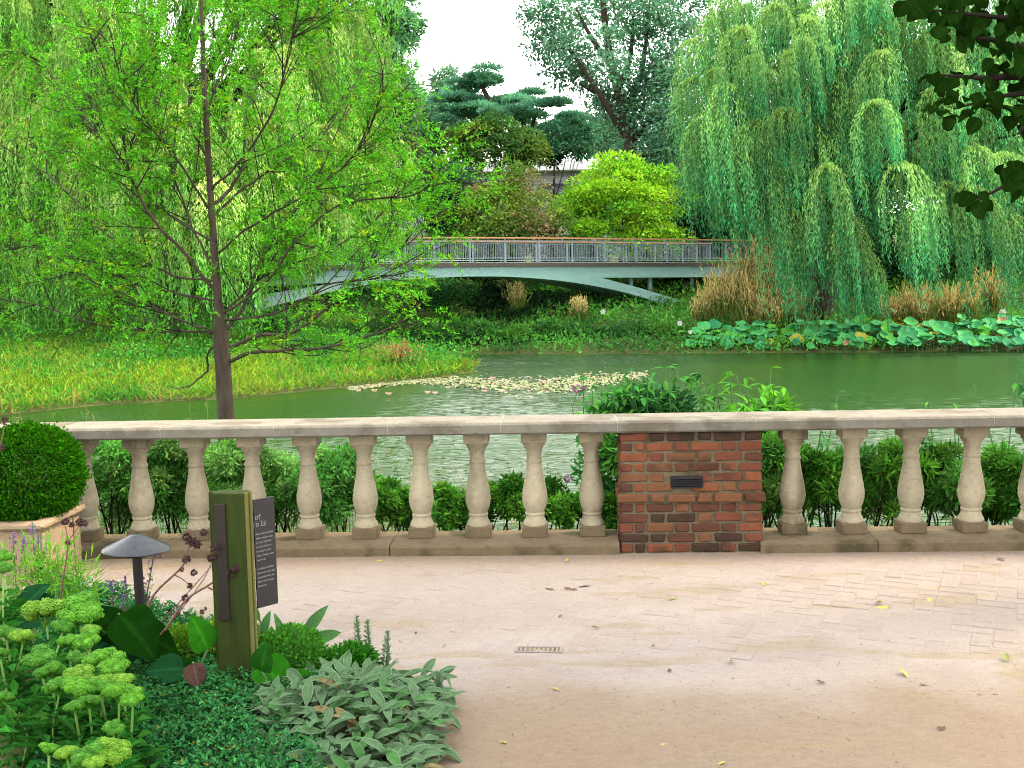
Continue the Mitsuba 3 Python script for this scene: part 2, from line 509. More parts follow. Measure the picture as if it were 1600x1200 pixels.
def coping_stone(length):
    # section in (depth, height): weathered top, small bevels
    sec = sg.Polygon([(0.0, 0.012), (0.012, 0.0), (0.46, 0.0), (0.472, 0.012), (0.472, 0.066), (0.46, 0.076), (0.03, 0.083), (0.012, 0.079), (0.0, 0.066)])
    m = trimesh.creation.extrude_polygon(sec, length)
    v = np.array(m.vertices)
    m.vertices = np.stack([v[:, 2] - length / 2, v[:, 0], v[:, 1]], 1)
    m.invert() if m.volume < 0 else None
    return m


def section(name, label, s0, s1, balusters, copings, kerbs):
    t = thing(name, label, 'balustrade', 'the two balustrade runs beside the brick pier')
    for a, b in copings:
        part(t, 'coping_stone', mikit.ply(coping_stone(b - a - 0.007), 'coping', to_world=bal_world((a + b) / 2, 0, 0.827)))
    for s in sorted({round(a, 4) for a, b in copings} | {round(b, 4) for a, b in copings}):
        m = coping_stone(0.0072)
        m.vertices = m.vertices * [1, 0.99, 0.965] + [0, 0.0015, 0.0012]
        part(t, 'mortar_joint', mikit.ply(m, 'mortar_pale', to_world=bal_world(s, 0.0012, 0.827)))
    for a, b in kerbs:
        sec = sg.Polygon([(0, 0), (0.46, 0), (0.46, 0.078), (0.2, 0.088), (0.03, 0.085), (0.006, 0.076), (0.0, 0.066)])
        m = trimesh.creation.extrude_polygon(sec, b - a - 0.006)
        v = np.array(m.vertices)
        m.vertices = np.stack([v[:, 2] - (b - a - 0.006) / 2, v[:, 0], v[:, 1] * 1.0 - 0.012], 1)
        m.fix_normals()
        part(t, 'kerb_stone', mikit.ply(m, 'mossy_stone', to_world=bal_world((a + b) / 2, 0.0, 0.004)))
    prof = [(0.079, 0.150), (0.083, 0.158), (0.083, 0.170), (0.074, 0.188), (0.066, 0.205), (0.063, 0.222), (0.067, 0.226), (0.069, 0.234), (0.067, 0.242), (0.062, 0.246),
            (0.066, 0.256), (0.076, 0.280), (0.085, 0.312), (0.0885, 0.345), (0.086, 0.380), (0.079, 0.425), (0.069, 0.475), (0.060, 0.525), (0.0535, 0.575), (0.051, 0.592),
            (0.0555, 0.598), (0.058, 0.607), (0.0555, 0.616), (0.051, 0.622), (0.050, 0.648), (0.052, 0.668), (0.058, 0.690), (0.068, 0.708), (0.077, 0.722), (0.081, 0.735), (0.079, 0.745)]
    for s in balusters:
        k = 1 + rng.normal(0, 0.006)
        tw = bal_world(s, 0.27, 0) @ T().rotate([0, 0, 1], float(rng.normal(0, 0.8)))
        b = part(t, 'baluster', mikit.ply(lathe([(r * k, z) for r, z in prof], 28), f'baluster_stone_{rng.integers(3)}', smooth=38, to_world=tw))
        m = cbox(0.175, 0.175, 0.074, 0.005, 0.0012, rng)
        part(b, 'plinth', mikit.ply(xf(m, loc=(0, 0, 0.1165)), 'mossy_stone', to_world=tw))
        m = cbox(0.172, 0.172, 0.088, 0.004, 0.001, rng)
        part(b, 'cap', mikit.ply(xf(m, loc=(0, 0, 0.7835)), f'baluster_stone_{rng.integers(3)}', to_world=tw))
    return t


left_b = [s_at(x, 800, 0.27) for x in (135, 222, 310, 397.5, 484, 571.5, 659, 747.5, 836, 925)]
sp = (left_b[-1] - left_b[0]) / 9
left_b = [left_b[0] - 3 * sp, left_b[0] - 2 * sp, left_b[0] - sp, *left_b]
right_b = [s_at(x, 800, 0.27) for x in (1238, 1330, 1422.5, 1517)]
sp = (right_b[-1] - right_b[0]) / 3
right_b += [right_b[-1] + sp * k for k in (1, 2, 3)]
kl = s_at(609, 870, 0)
pairs = list(zip(joints[:-1], joints[1:]))
section('stone_balustrade', 'long pale stone balustrade run left of the brick pier, with vase shaped balusters', 0, 0, left_b, pairs[:7],
        [(joints[0], joints[0] + 1.4), (joints[0] + 1.4, s_at(250, 870, 0)), (s_at(250, 870, 0), kl), (kl, pier_l - 0.012)])
section('stone_balustrade', 'short pale stone balustrade run right of the brick pier, with vase shaped balusters', 0, 0, right_b, pairs[8:],
        [(pier_r - 0.015, s_at(1372, 862, 0)), (s_at(1372, 862, 0), s_at(1372, 862, 0) + 1.3), (s_at(1372, 862, 0) + 1.3, joints[-1])])

pier = thing('brick_pier', 'weathered red brick pier with dark vent plate under the stone rail', 'pier')
a, b = pairs[7]
part(pier, 'coping_stone', mikit.ply(coping_stone(b - a - 0.007), 'coping', to_world=bal_world((a + b) / 2, -0.004, 0.8275)))
pc, pwid, pdep = (pier_l + pier_r) / 2, pier_r - pier_l, 0.41
part(pier, 'mortar_core', mikit.ply(trimesh.creation.box((pwid - 0.014, pdep - 0.014, 0.826)), 'mortar', to_world=bal_world(pc, 0.035 + pdep / 2, 0.413)))
ch = 0.827 / 12
rows_a, rows_b = [0.178, 0.092, 0.182, 0.09, 0.18, 0.115], [0.078, 0.062, 0.174, 0.092, 0.182, 0.095, 0.158]
tones = [0, 1, 0, 2, 3, 2, 1, 2, 0, 3]
vent_c = s_at(1073, 752, 0.03)
vent_z = at(1073, 752, 7.3)[2]
for c in range(12):
    z = (c + 0.5) * ch
    top = 12 - c
    lens = rows_a if top % 2 else rows_b
    out = 0.022 if c == 5 else (0.0 if c > 5 else 0.004 - 0.006 * (c == 4))
    gap = (pwid - sum(lens)) / (len(lens) - 1)
    x = -pwid / 2
    for i, L in enumerate(lens):
        s = pc + x + L / 2
        x += L + gap
        if abs(z - vent_z) < 0.04 and abs(s - vent_c) < 0.1: 
            continue
        dark = (c in (0, 1, 3) and rng.random() < 0.55) or (c == 11 and rng.random() < 0.65)  # dark bricks low down; in the top course they paint the coping's shadow
        tone = 4 if dark else (3 if c in (5,) and rng.random() < 0.4 else tones[int(rng.integers(10))])
        ends = i in (0, len(lens) - 1)
        e = out if ends else 0
        m = cbox(L + (e if ends else 0), 0.095, ch - 0.0125 - rng.random() * 0.003, 0.0065, 0.0022, rng)
        sx = (-e / 2 if i == 0 else e / 2) if ends else 0
        part(pier, 'brick', mikit.ply(m, f'brick_tone_{tone}', to_world=bal_world(s + sx, 0.03 + 0.0475 - out + rng.normal(0, 0.0015), z) @ T().rotate([0, 1, 0], float(rng.normal(0, 0.5)))))
    for side in (-1, 1):
        for k, (d0, L) in enumerate(((0.135, 0.13), (0.275, 0.15)) if c % 2 else ((0.135, 0.2), (0.345, 0.08))):
            m = cbox(0.09, L, ch - 0.014, 0.006, 0.002, rng)
            part(pier, 'brick', mikit.ply(m, f'brick_tone_{tones[int(rng.integers(10))]}', to_world=bal_world(pc + side * (pwid / 2 - 0.045 + out), 0.03 + d0 + L / 2, z)))
v = part(pier, 'vent_plate', mikit.ply(cbox(0.218, 0.05, 0.082, 0.003), 'bronze', to_world=bal_world(vent_c, 0.046, vent_z)))
for k in range(5):
    part(v, 'louver', mikit.ply(xf(cbox(0.20, 0.022, 0.004, 0.001)), 'dark_metal', to_world=bal_world(vent_c, 0.014, vent_z - 0.03 + k * 0.015) @ T().rotate([1, 0, 0], 35)))

# ------------------------------------------------------------------ planter with clipped ball
pl = thing('square_planter', 'square terracotta coloured stone planter with moulded rim in front of the balustrade', 'planter')
pcx, pcy, hw = -3.25, 7.08, 0.275
PM = T().translate([pcx, pcy, -0.075]).rotate([0, 0, 1], -2.6)
body = cbox(2 * hw, 2 * hw, 0.43, 0.008)
part(pl, 'body', mikit.ply(xf(body, loc=(0, 0, 0.215)), 'terracotta', to_world=PM))
for k in range(4):
    R = T().rotate([0, 0, 1], 90 * k)
    m = cbox(2 * hw + 0.09, 0.10, 0.05, 0.016)
    part(pl, 'rim', mikit.ply(xf(m, loc=(0.0 if k % 2 else 0, -(hw - 0.004), 0.457 + 0.0006 * k)), 'terracotta', smooth=40, to_world=PM @ R))
    for sx in (-1, 1):
        m = cbox(0.085, 0.014, 0.40, 0.004)
        part(pl, 'corner_strip', mikit.ply(xf(m, loc=(sx * (hw - 0.047), -(hw + 0.005), 0.205)), 'terracotta', to_world=PM @ R))
    m = cbox(2 * hw + 0.03, 0.03, 0.05, 0.006)
    part(pl, 'base_moulding', mikit.ply(xf(m, loc=(0, -(hw + 0.005), 0.026 + 0.0007 * k)), 'terracotta', to_world=PM @ R))
part(pl, 'soil', mikit.ply(xf(cbox(2 * hw - 0.10, 2 * hw - 0.10, 0.03, 0.004), loc=(0, 0, 0.425)), 'soil', to_world=PM))

# ------------------------------------------------------------------ arched footbridge
BY = math.radians(24)
bu, bn = np.array([math.cos(BY), math.sin(BY), 0]), np.array([-math.sin(BY), math.cos(BY), 0])
bo = np.array([0, 49.0, 0])


def br(x, y):
    """(along, height) of pixel (x, y) on the bridge's near face"""
    d = ray(x, y)
    t = ((bo - EYE) @ bn) / (d @ bn)
    p = EYE + d * t
    return float((p - bo) @ bu), float(p[2])


BW = 3.7
GM = np.eye(4); GM[:3, 0], GM[:3, 1], GM[:3, 3] = bu, bn, bo
GM = T(GM)
top_line = [br(*p) for p in [(330, 431), (420, 426), (500, 422.5), (590, 419.5), (690, 417.5), (800, 416.5), (950, 416), (1080, 416), (1230, 416.5)]]
bottom = [br(*p) for p in [(398, 486), (450, 472), (520, 455.5), (560, 447.5), (600, 441), (650, 435.8), (700, 433), (750, 431.8), (800, 432.6), (850, 436), (900, 442), (950, 451), (1000, 463.5), (1076, 488)]]
gr = [br(*p) for p in [(1230, 432.5), (1080, 433), (940, 434)]]
ar = [br(*p) for p in [(1000, 450), (1068, 471)]]
al = [br(*p) for p in [(398, 463), (450, 454)]]
gl = [br(*p) for p in [(535, 441), (430, 446), (330, 451)]]
def dense(pts, n): return [tuple(q) for q in spline(pts, n)]
ring = dense(top_line, 40) + gr + ar + dense(bottom, 40)[::-1] + al + gl
poly = sg.Polygon(ring).buffer(0)
bridge = thing('arched_footbridge', 'pale teal arched footbridge with slatted metal railing across the far end of the pond', 'footbridge')


def extr(poly, y0, depth):
    m = trimesh.creation.extrude_polygon(poly, depth, engine='earcut')
    v = np.array(m.vertices)
    m.vertices = np.stack([v[:, 0], y0 + v[:, 2], v[:, 1]], 1)
    m.fix_normals()
    return m


part(bridge, 'arch_span', mikit.ply(extr(poly, 0.0, BW), 'teal_paint', to_world=GM))
tops = np.array(dense(top_line, 60))
deck = [(s, z + 0.004) for s, z in tops] + [(s, z + 0.17) for s, z in tops[::-1]]
part(bridge, 'deck', mikit.ply(extr(sg.Polygon(deck), -0.12, BW + 0.24), 'deck_edge', to_world=GM))
zt = lambda s: np.interp(s, tops[:, 0], tops[:, 1]) + 0.17
for x, y0, y1 in [(1001, 431, 450), (1031, 431, 459), (1097, 431, 480), (1150, 431, 480)]:
    s, z1 = br(x, y0); z0 = br(x, y1)[1]
    part(bridge, 'column', mikit.ply(tube([(s, 0.9, z0 - 0.2), (s, 0.9, z1)], 0.11, 10), 'teal_paint', smooth=40, to_world=GM))
s_posts = [br(x, 395)[0] for x in (733.5, 788, 841, 893.5)]
dp = (s_posts[-1] - s_posts[0]) / 3
s_posts = [s_posts[0] + dp * k for k in range(-6, 10)]
smin, smax = s_posts[0] - 0.05, s_posts[-1] + 0.05
for side, yy in (('near', -0.05), ('far', BW + 0.05)):
    for s in s_posts:
        z = float(zt(s))
        part(bridge, 'railing_post', mikit.ply(xf(cbox(0.07, 0.05, 1.06, 0.005), loc=(s, yy, z + 0.53)), 'rail_paint', to_world=GM))
    ss = np.linspace(smin, smax, 50)
    hr = [(s, float(zt(s)) + 1.06) for s in ss] + [(s, float(zt(s)) + 1.125) for s in ss[::-1]]
    part(bridge, 'handrail', mikit.ply(extr(sg.Polygon(hr), yy - 0.07, 0.14), 'handrail_wood', to_world=GM))
    for h, r in ((0.10, 0.02), (0.20, 0.014), (0.98, 0.02)):
        pth = [(s, yy, float(zt(s)) + h) for s in ss]
        part(bridge, 'rail_bar', mikit.ply(tube(pth, r, 6), 'rail_paint', to_world=GM))
    pk = MB()
    for s in np.arange(smin, smax, 0.085):
        z = float(zt(s))
        pk.add(*xf(trimesh.creation.box((0.013, 0.013, 0.78)), loc=(s, yy, z + 0.59)))
    part(bridge, 'picket_panel', pk.ply('rail_paint', to_world=GM), kind='stuff')

# ------------------------------------------------------------------ long low building on the rise behind the trees
bl = thing('long_building', 'long low building with white flat roof edge half hidden behind the trees', 'building')
c0, c1 = at(660, 252, 92), at(1060, 249, 96)
zt_ = 0.5 * (c0[2] + c1[2])
L = c1[0] - c0[0] + 14
mid = (c0 + c1) / 2
part(bl, 'wall', mikit.ply(trimesh.creation.box((L, 10, zt_ - 2.0)), 'far_wall', to_world=T().translate([float(mid[0]), float(mid[1]) + 6, (zt_ + 2.0) / 2 - 0.5])))
part(bl, 'roof', mikit.ply(cbox(L + 1.5, 12, 0.85, 0.05), 'white_paint', to_world=T().translate([float(mid[0]), float(mid[1]) + 6, zt_ - 0.42])))
for k in range(9):
    part(bl, 'window', mikit.ply(cbox(2.4, 0.1, 1.5, 0.02), 'far_glass', to_world=T().translate([float(mid[0]) - L / 2 + 2.2 + k * (L - 4.4) / 8, float(mid[1]) + 0.97, zt_ - 2.6])))

# ------------------------------------------------------------------ plants: builders
Z3 = np.array([0, 0, 1.0])


def sphere_dirs(n, rng):
    return unit(rng.normal(size=(n, 3)))


def blobs_in(center, radii, k, rng, size=0.28, low=-1.0, shell=0.45):
    """k small leaf clumps spread through a crown's ellipsoid -> centres, radii"""
    d = sphere_dirs(k * 3, rng)
    d = d[d[:, 2] > low][:k]
    r = shell + (1 - shell) * rng.random(len(d)) ** 0.6
    c = np.asarray(center) + d * r[:, None] * np.asarray(radii) * (1 - size * 0.55)
    R = np.mean(radii) * size * np.exp(rng.normal(0, 0.28, len(d)))
    return c, R


def clump_leaves(mb, c, R, n, L, W, colors, rng, flat=0.75, droop=0.25, hollow=0.5, clump_var=0.16, var=0.16, center=None):
    """n leaves in the clumps (c, R); colours picked per clump between the given ones"""
    w = R ** 2 / np.sum(R ** 2)
    k = rng.choice(len(c), n, p=w)
    d = sphere_dirs(n, rng)
    d[:, 2] = np.abs(d[:, 2]) * np.where(rng.random(n) < 0.72, 1, -1)
    rr = hollow + (1 - hollow) * rng.random(n) ** 0.7
    P = c[k] + d * (R[k] * rr)[:, None] * np.array([1, 1, flat])
    D = d + rng.normal(0, 0.55, (n, 3)) - Z3 * droop
    cols = np.asarray(colors, float)
    pick = rng.random(len(c))
    base = cols[np.minimum((pick * len(cols)).astype(int), len(cols) - 1)] * np.exp(rng.normal(0, clump_var, (len(c), 1)))
    col = jitter(base[k], n, rng, var)
    l = L * np.exp(rng.normal(0, 0.22, n))
    roll = np.cross(unit(D), Z3) + rng.normal(0, 0.5, (n, 3))
    v, f = rhombs(P, D, l, l * (W / L), rng, roll=np.cross(unit(D), roll))
    mb.add(v, f, np.repeat(col, 4, 0))


def tree(name, label, cat, base, center, radii, k, n, L, W, colors, rng, trunk=0.2, limbs=8, group=None, size=0.28, low=-0.7, shell=0.45, bark='bark', mat='dense_leaf', extra=None, lean=None, **kw):
    t = thing(name, label, cat, group)
    base, center = np.asarray(base, float), np.asarray(center, float)
    c, R = blobs_in(center, radii, k, rng, size, low, shell)
    if extra is not None:
        ec, eR = extra
        c, R = np.vstack([c, ec]), np.concatenate([R, eR])
    top = center + np.array([0, 0, radii[2] * 0.5])
    bend = base * 0.45 + top * 0.55 + np.array([rng.normal(0, radii[0] * 0.08), 0, 0])
    path = spline([base - [0, 0, 0.3], bend, top], 14)
    part(t, 'trunk', mikit.ply(tube(path, np.linspace(trunk, trunk * 0.25, 14), 9), bark, smooth=True))
    for i in rng.choice(len(c), min(limbs, len(c)), replace=False):
        s = path[int(np.clip(rng.integers(3, 11), 0, 13))]
        midp = (s + c[i]) / 2 + [0, 0, -0.08 * np.linalg.norm(c[i] - s)]
        part(t, 'limb', mikit.ply(tube(spline([s, midp, c[i]], 8), np.linspace(trunk * 0.45, trunk * 0.1, 8), 6), bark, smooth=True))
    mb = MB()
    clump_leaves(mb, c, R, n, L, W, colors, rng, **kw)
    part(t, 'crown', mb.ply(mat))
    return t


def gz(x, y):
    return float(land(np.array([x]), np.array([y]))[0])


def foot(x, Y):
    """the point on the land below image column x at distance Y"""
    p = at(x, 500, Y)
    return np.array([p[0], Y, gz(p[0], Y)])


def oval(xc, yc, rx, ry, Y, depth=1.0):
    """an ellipsoid that shows centred at pixel (xc, yc) with half sizes rx, ry pixels, Y metres away"""
    s = Y / FPX
    return at(xc, yc, Y), np.array([rx * s, rx * s * depth, ry * s])


# ------------------------------------------------------------------ weeping willows
def willow(label, base, clumps, color_lit_top, color_shaded_low, rng, trunk_r, fork, sway, strands=36, leaf=0.165, group=None):
    """clumps: (apex point, radius, strand length)"""
    t = thing('weeping_willow', label, 'willow tree', group)
    base = np.asarray(base, float)
    path = spline([base - [0, 0, 0.3], base + (fork - base) * 0.5 + [0.15, 0, 0], fork], 10)
    part(t, 'trunk', mikit.ply(tube(path, np.linspace(trunk_r * 1.25, trunk_r * 0.8, 10), 12), 'bark', smooth=True))
    mb, tw = MB(), MB()
    order = np.argsort([-c[1] for c in clumps])
    for q, i in enumerate(order):
        A, r, Ls = clumps[i]
        A = np.asarray(A, float)
        if q < 46:
            h = A - fork
            m = fork + h * 0.45 + [0, 0, 0.10 * np.linalg.norm(h)]
            part(t, 'limb', mikit.ply(tube(spline([fork - [0, 0, 0.3], m, A - [0, 0, 0.1]], 9), np.linspace(trunk_r * 0.4, 0.03, 9), 6), 'bark_dark', smooth=True))
        out = unit((A - fork) * [1, 1, 0])
        n = int(strands * (0.6 + 0.5 * r))
        nb = int(rng.integers(7, 12))                                    # strands hang in bundles with gaps between
        bd, bs = rng.uniform(0, 2 * math.pi, nb), np.sqrt(rng.random(nb))
        kb = rng.integers(0, nb, n)
        dirs = bd[kb] + rng.normal(0, 0.22, n)
        dv = np.stack([np.cos(dirs) * rng.uniform(0.8, 1.25), np.sin(dirs), 0 * dirs], 1) + out * 0.6
        dist = r * np.clip(bs[kb] + rng.normal(0, 0.12, n), 0.02, 1.15)[:, None]
        lb = rng.uniform(0.6, 1.1, nb)[kb]
        Lk = Ls * lb * (0.6 + 0.4 * rng.random(n))
        m = 42
        s = np.clip(np.linspace(0.02, 1, m)[None, :] + rng.normal(0, 0.008, (n, m)), 0.001, 1.02)
        hs = 1 - np.clip(1 - s / 0.30, 0, 1) ** 2
        hor = (dv * dist)[:, None, :] * hs[..., None]
        swing = sway[0] * (s ** 1.5 * Lk[:, None])[..., None] * np.array([1.0, 0, 0]) + sway[1] * (s * Lk[:, None])[..., None] * out
        zz = 0.10 * r * np.sin(np.clip(s / 0.2, 0, 1) * math.pi) - 0.85 * dist ** 2 / r * hs ** 1.6 - np.clip(s - 0.10, 0, None) ** 1.12 * Lk[:, None]
        P = A + hor + swing + zz[..., None] * Z3 + rng.normal(0, 0.035, (n, m, 3))
        P = P.reshape(-1, 3)
        g = np.clip(s, 0, 1).reshape(-1, 1)
        D = np.tile([[0, 0, -1.0]], (len(P), 1)) + rng.normal(0, 0.33, (len(P), 3))
        D[:, :2] += np.repeat(dv[:, :2], m, 0) * np.clip(0.5 - g, 0, 1)
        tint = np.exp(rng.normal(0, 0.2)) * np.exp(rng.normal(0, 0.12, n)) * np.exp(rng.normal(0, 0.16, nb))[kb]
        col = (np.asarray(color_lit_top) * (1 - g ** 0.6) + np.asarray(color_shaded_low) * g ** 0.6) * np.repeat(tint, m)[:, None]  # yellowish young growth plus painted highlight at the tops, painted shade towards strand ends
        l = leaf * np.exp(rng.normal(0, 0.25, len(P)))
        v, f = rhombs(P, D, l, l * 0.21, rng)
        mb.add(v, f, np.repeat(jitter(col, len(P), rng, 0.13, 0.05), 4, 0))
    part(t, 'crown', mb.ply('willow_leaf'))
    return t


def willow_clumps(center, radii, n, zlow, rng, rmin, rmax, keep=lambda p: True, fr0=0.55, fr1=1.0):
    out = []
    while len(out) < n:
        d = sphere_dirs(1, rng)[0]
        if d[2] < -0.35 or rng.random() < (0.35 if d[1] > 0.35 else 0): continue
        fr = fr0 + (fr1 - fr0) * rng.random() ** 0.5
        A = np.asarray(center) + d * np.asarray(radii) * fr
        if not keep(A): continue
        r = rng.uniform(rmin, rmax)
        room = A[2] - zlow
        Ls = min(room, rng.uniform(2.2, 5.2) * (1.0 if A[2] > zlow + 5 else 1.25))
        if Ls > 1.2: out.append((A, r, Ls))
    return out


rng = np.random.default_rng(21)
YW = 46.5
wb = foot(1275, YW + 1.0)
clumps = []
# clumps that stand out in the photograph: apex pixel, width, length in pixels
for x, y, w, h, Y in [(1161, 41, 70, 150, 41), (1255, 62, 70, 130, 40.5), (1238, 80, 80, 110, 41), (1379, 80, 75, 110, 40), (1139, 133, 75, 190, 42), (1118, 108, 60, 200, 43), (1092, 120, 50, 220, 45),
                      (1364, 158, 70, 120, 40), (1333, 142, 60, 150, 41), (1225, 172, 70, 100, 40.5), (1292, 258, 70, 160, 40), (1405, 258, 95, 165, 39.5), (1505, 290, 80, 210, 40), (1475, 285, 50, 120, 41),
                      (1215, 8, 70, 120, 42), (1290, 5, 80, 110, 42), (1370, 10, 80, 120, 42), (1116, 30, 60, 180, 44), (1088, 62, 45, 190, 46), (1440, 60, 80, 150, 42), (1530, 70, 80, 160, 42),
                      (1455, 140, 70, 150, 41), (1540, 160, 80, 190, 41), (1310, 120, 70, 120, 41.5), (1270, 130, 60, 90, 41), (1185, 190, 60, 260, 42), (1200, 210, 50, 270, 41.5), (1150, 200, 60, 170, 43),
                      (1330, 340, 50, 160, 41), (1310, 350, 45, 150, 40.5), (1280, 330, 50, 180, 42), (1420, 330, 60, 90, 40.5), (1580, 300, 80, 170, 40), (1560, 330, 60, 130, 40), (1620, 200, 90, 260, 41),
                      (1640, 100, 90, 240, 42), (1250, 260, 50, 220, 43), (1235, 300, 50, 210, 44), (1345, 220, 60, 120, 42), (1470, 220, 60, 130, 42), (1425, 190, 60, 110, 42.5), (1175, 90, 60, 130, 42.5)]:
    sc = Y / FPX
    clumps.append((at(x, y, Y), w * 0.62 * sc, h * sc * 1.12))
cen = at(1345, 190, YW)
zl = gz(cen[0], cen[1]) + 0.6
def keep_right(p):
    u, v, _ = px(p)
    return not (u < 1085 + max(0, v - 120) * 0.34) and v > -260
for x, y, w, h, Y in [(1120, 170, 60, 230, 44), (1160, 220, 55, 240, 43.5), (1185, 260, 50, 230, 42.5), (1215, 290, 50, 215, 42), (1240, 330, 45, 175, 42), (1300, 300, 50, 200, 41), (1345, 390, 45, 110, 41), (1410, 350, 60, 90, 40.5), (1450, 210, 60, 170, 41.5), (1515, 230, 70, 110, 40.5),
                      (1560, 240, 70, 150, 40.5), (1600, 250, 70, 200, 40.5), (1395, 20, 70, 130, 41.5), (1340, 60, 60, 120, 41.5), (1200, 110, 55, 150, 42), (1100, 85, 50, 160, 45), (1480, 20, 80, 160, 42), (1570, 0, 90, 200, 42), (1140, -10, 70, 150, 44), (1180, -50, 80, 160, 44), (1230, -60, 80, 160, 44), (1120, 20, 60, 140, 45), (1290, -70, 90, 170, 44), (1360, -70, 90, 170, 44), (1440, -60, 90, 170, 44), (1520, -50, 90, 170, 44),
                      (1165, 10, 60, 130, 45), (1210, 30, 60, 130, 46), (1150, 60, 60, 150, 46)]:
    sc = Y / FPX
    clumps.append((at(x, y, Y), w * 0.62 * sc, h * sc * 1.12))
clumps += willow_clumps(cen, (8.2, 6.8, 8.2), 62, zl, rng, 0.9, 1.6, keep_right, 0.4, 0.8)
clumps += willow_clumps(cen, (8.6, 6.8, 8.4), 34, zl, rng, 0.9, 1.5, lambda p: keep_right(p) and (p[1] > YW or px(p)[1] < 30), 0.8, 1.0)
def clip_bridge(c):
    u, v, w = px(c[0])
    if u < 1195:
        lim = at(u, 372 + max(0, u - 1150) * 0.6, c[0][1])[2]
        return (c[0], c[1], min(c[2], max(0.8, (c[0][2] - lim) / 0.95)))
    return c


clumps = [c for c in map(clip_bridge, clumps) if c[2] > 0.9]
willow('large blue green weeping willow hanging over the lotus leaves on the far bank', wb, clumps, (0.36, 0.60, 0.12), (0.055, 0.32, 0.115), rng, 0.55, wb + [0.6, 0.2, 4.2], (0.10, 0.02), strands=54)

rng = np.random.default_rng(22)
wb = foot(262, 42.5)
cen = at(255, 120, 43)
clumps = willow_clumps(cen, (8.2, 6.5, 9.0), 165, gz(cen[0], cen[1]) + 0.7, rng, 0.8, 1.6, lambda p: px(p)[1] > -260 and px(p)[0] < 575)
for k in range(90):
    x, y = rng.uniform(-40, 575), rng.uniform(150, 400)
    Y = 43 - 6.5 * math.sqrt(max(0.05, 1 - ((x - 262) / 335) ** 2)) + rng.normal(0, 0.5)
    p = at(x, y, Y)
    room = p[2] - gz(p[0], p[1]) - rng.uniform(0.3, 1.6)
    if room > 1.0: clumps.append((p, rng.uniform(0.6, 1.2), min(room * 1.1, rng.uniform(2.5, 6.0))))
def clip_low(c):
    u, v, w = px(c[0])
    if u > 405:      # on the bridge side the drapery ends above the deck
        lim = at(u, 395 if u > 450 else 440, c[0][1])[2]
        return (c[0], c[1], min(c[2], max(0.8, c[0][2] - lim)))
    return c


clumps = [c for c in map(clip_low, clumps) if c[2] > 0.9]
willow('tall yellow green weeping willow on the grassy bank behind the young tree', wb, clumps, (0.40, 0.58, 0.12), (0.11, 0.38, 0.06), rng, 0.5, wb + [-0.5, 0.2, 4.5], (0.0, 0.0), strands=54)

# ------------------------------------------------------------------ trees and bushes behind the pond
rng = np.random.default_rng(31)


def bush_at(name, label, cat, xc, yc, rx, ry, Y, k, n, L, W, colors, trunk=0.12, limbs=5, depth=0.9, group=None, **kw):
    c, r = oval(xc, yc, rx, ry, Y, depth)
    b = foot(xc, Y)
    b[0] = c[0]
    return tree(name, label, cat, b, c, r, k, n, L, W, colors, rng, trunk, limbs, group, **kw)


# the open crowned tall tree left of the right willow
c, r = oval(985, 95, 130, 170, 70, 0.8)
ec = np.array([at(x, y, 70 + rng.normal(0, 2)) for x, y in [(845, 30), (868, 55), (850, 75), (885, 75), (900, 35), (915, 95), (905, 125), (935, 140), (880, 110), (950, 60), (960, 20), (925, 5), (870, 5), (895, -30), (940, 165), (960, 110),
      (985, 60), (1010, 20), (1035, 50), (1050, 95), (1020, 120), (990, 150), (1040, 150), (1065, 180), (1010, 185), (1075, 130), (1080, 215), (1050, 215), (965, 175), (1000, 215), (1035, 240), (1085, 250), (955, -20), (1010, -30), (1070, 10), (1090, 60)]])
eR = np.array([1.0 + 0.7 * rng.random() + (0.5 if x > 960 else 0) for x in [px(p)[0] for p in ec]])
t = thing('tall_open_tree', 'tall blue green tree with sky showing through its open crown, left of the big willow', 'tree')
b = foot(985, 70); b[0] = at(990, 240, 70)[0]
def P7(x, y): return at(x, y, 70)
part(t, 'trunk', mikit.ply(tube(spline([b - [0, 0, 0.5], P7(988, 300), P7(985, 230), P7(968, 150), P7(950, 70), P7(940, -20)], 20), np.linspace(0.55, 0.16, 20), 9), 'bark', smooth=True))
for pts in ([(980, 215), (945, 165), (915, 120), (885, 70), (865, 40)], [(975, 180), (1000, 120), (1010, 60), (1015, -10)], [(984, 225), (1030, 170), (1060, 120)], [(955, 100), (925, 60), (900, 10)], [(965, 140), (985, 90), (990, 20)], [(990, 250), (1040, 230), (1085, 215)], [(930, 140), (905, 130)]):
    q = spline([P7(x, y) + [0, rng.normal(0, 0.5), 0] for x, y in pts], 12)
    part(t, 'limb', mikit.ply(tube(q, np.linspace(0.26, 0.06, 12), 6), 'bark', smooth=True))
mb = MB()
clump_leaves(mb, ec, eR * 1.05, 30000, 0.26, 0.15, [(0.16, 0.38, 0.21), (0.19, 0.43, 0.24), (0.13, 0.32, 0.17)], rng, hollow=0.15)
part(t, 'crown', mb.ply('leaf'))

